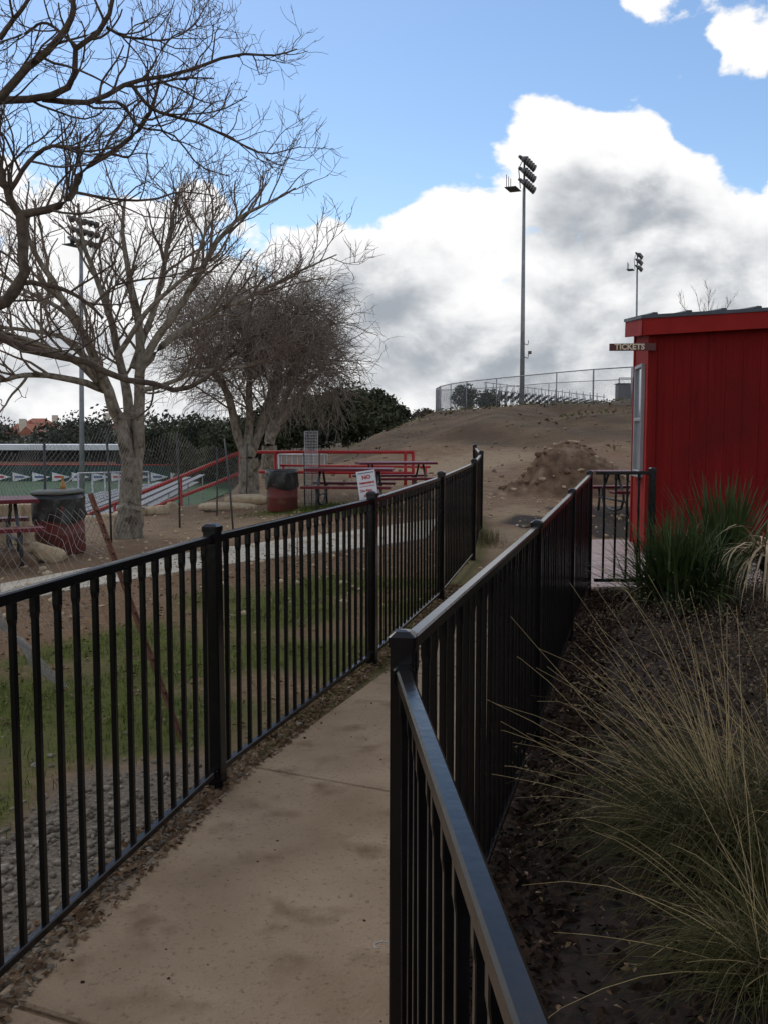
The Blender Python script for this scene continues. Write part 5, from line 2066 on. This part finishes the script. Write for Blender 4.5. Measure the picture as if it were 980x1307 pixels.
gb_ = P(940, 1085, 3.45)
ornamental('big clump of straw-tipped ornamental grass in the right foreground', (gb_[0], gb_[1], G(gb_[0], gb_[1]) + .02), 1.0, 11, 1300, 100, (1.2, 3.2))
gb_ = P(1010, 1030, 3.9)
ornamental('second ornamental grass clump cut off by the right picture edge', (gb_[0], gb_[1], G(gb_[0], gb_[1]) + .02), .8, 12, 350, 60)
gb_ = P(985, 1270, 2.7)
ornamental('drooping grass clump at the lower right corner', (gb_[0], gb_[1], G(gb_[0], gb_[1]) + .02), .75, 13, 500, 50)


def ribbon(pts, w, rg):
    """flat tapering straps, pts (N,n,3)"""
    N, n, _ = pts.shape
    T = np.gradient(pts, axis=1)
    s = np.cross(T, np.array([0, 0, 1.0]))
    s /= np.linalg.norm(s, axis=2, keepdims=True) + 1e-9
    q = np.linspace(0, 1, n)
    ww = (w[:, None] * np.clip(1.05 - q[None] ** 2.2, .04, 1))[..., None]
    up = np.cross(s, T)
    up /= np.linalg.norm(up, axis=2, keepdims=True) + 1e-9
    A, M_, B = pts - s * ww + up * ww * .35, pts, pts + s * ww + up * ww * .35
    V = np.stack([A, M_, B], 2).reshape(-1, 3)
    idx = np.arange(N * n * 3).reshape(N, n, 3)
    F = np.stack([idx[:, :-1, :-1], idx[:, :-1, 1:], idx[:, 1:, 1:], idx[:, 1:, :-1]], -1).reshape(-1, 4)
    return V, F


def strap_clump(name, label, base, N, L, el, seed, m='nolina', w=(.005, .011), droop=(.05, .35), rad=.10):
    rg = np.random.default_rng(seed)
    t = thing(name, label, 'shrub', base)
    p = arcs(np.array(base, float), N, .012, L[0], L[1], el, rg, droop, 8, rad=rad)
    tag(link_mesh('leaves', *ribbon(p, rg.uniform(w[0], w[1], N), rg), m, t), kind='stuff')
    k = N // 14
    p = arcs(np.array(base, float), k, .03, L[0] * .8, L[1], (el[0], el[0] + 40), rg, (.2, .8), 8, rad=rad)
    tag(link_mesh('dry_leaves', *ribbon(p, rg.uniform(w[0], w[1], k) * .8, rg), 'straw_green', t), kind='stuff')
    return t


nb_ = P(868, 762, 8.3)
strap_clump('strap_leaf_shrub', 'bushy dark green strap-leaved clump in front of the booth corner', (nb_[0], nb_[1], G(nb_[0], nb_[1])), 800, (.55, 1.0), (28, 88), 21, w=(.006, .014), rad=.13)
nb_ = P(922, 740, 9.2)
strap_clump('strap_leaf_shrub', 'taller spiky green plant just behind the bushy strap-leaved clump', (nb_[0], nb_[1], G(nb_[0], nb_[1])), 170, (.9, 1.28), (55, 88), 22, w=(.012, .02), droop=(.0, .12), rad=.05)


def dead_yucca():
    rg = np.random.default_rng(5)
    b = P(985, 742, 7.8)
    base = np.array([b[0], b[1], G(b[0], b[1])])
    t = thing('dead_yucca', 'withered tan strap leaves drooping at the right picture edge', 'shrub', base)
    p = arcs(base + (0, 0, .55), 90, .05, .4, .75, (-10, 55), rg, (.5, 1.6), 9, rad=.06)
    link_mesh('dry_leaves', *ribbon(p, rg.uniform(.008, .017, 90), rg), 'dead_strap', t)
    p = arcs(base + (0, 0, .4), 120, .04, .3, .6, (10, 80), rg, (.1, .6), 8, rad=.06)
    link_mesh('green_leaves', *ribbon(p, rg.uniform(.006, .012, 120), rg), 'nolina', t)
    MB().tube([base - (0, 0, .1), base + (.02, 0, .3), base + (0, 0, .6)], [.07, .06, .04], 8).build('stem', 'bark_mid', t, smooth=True)


dead_yucca()

# white wire scrap on the path
wz = gpt(482, 1213)
pts = [np.array([wz[0] + .05, wz[1], wz[2] + .022]), np.array([wz[0] + .015, wz[1] + .012, wz[2] + .024]), np.array([wz[0] - .012, wz[1], wz[2] + .022]), np.array([wz[0] - .008, wz[1] - .02, wz[2] + .022]), np.array([wz[0] + .006, wz[1] - .028, wz[2] + .024])]
ws = thing('wire_scrap', 'small pale hooked wire scrap lying on the path', 'wire', wz)
MB().tube(pts, .0016, 6).build('hook', 'galvanised', ws, smooth=True)
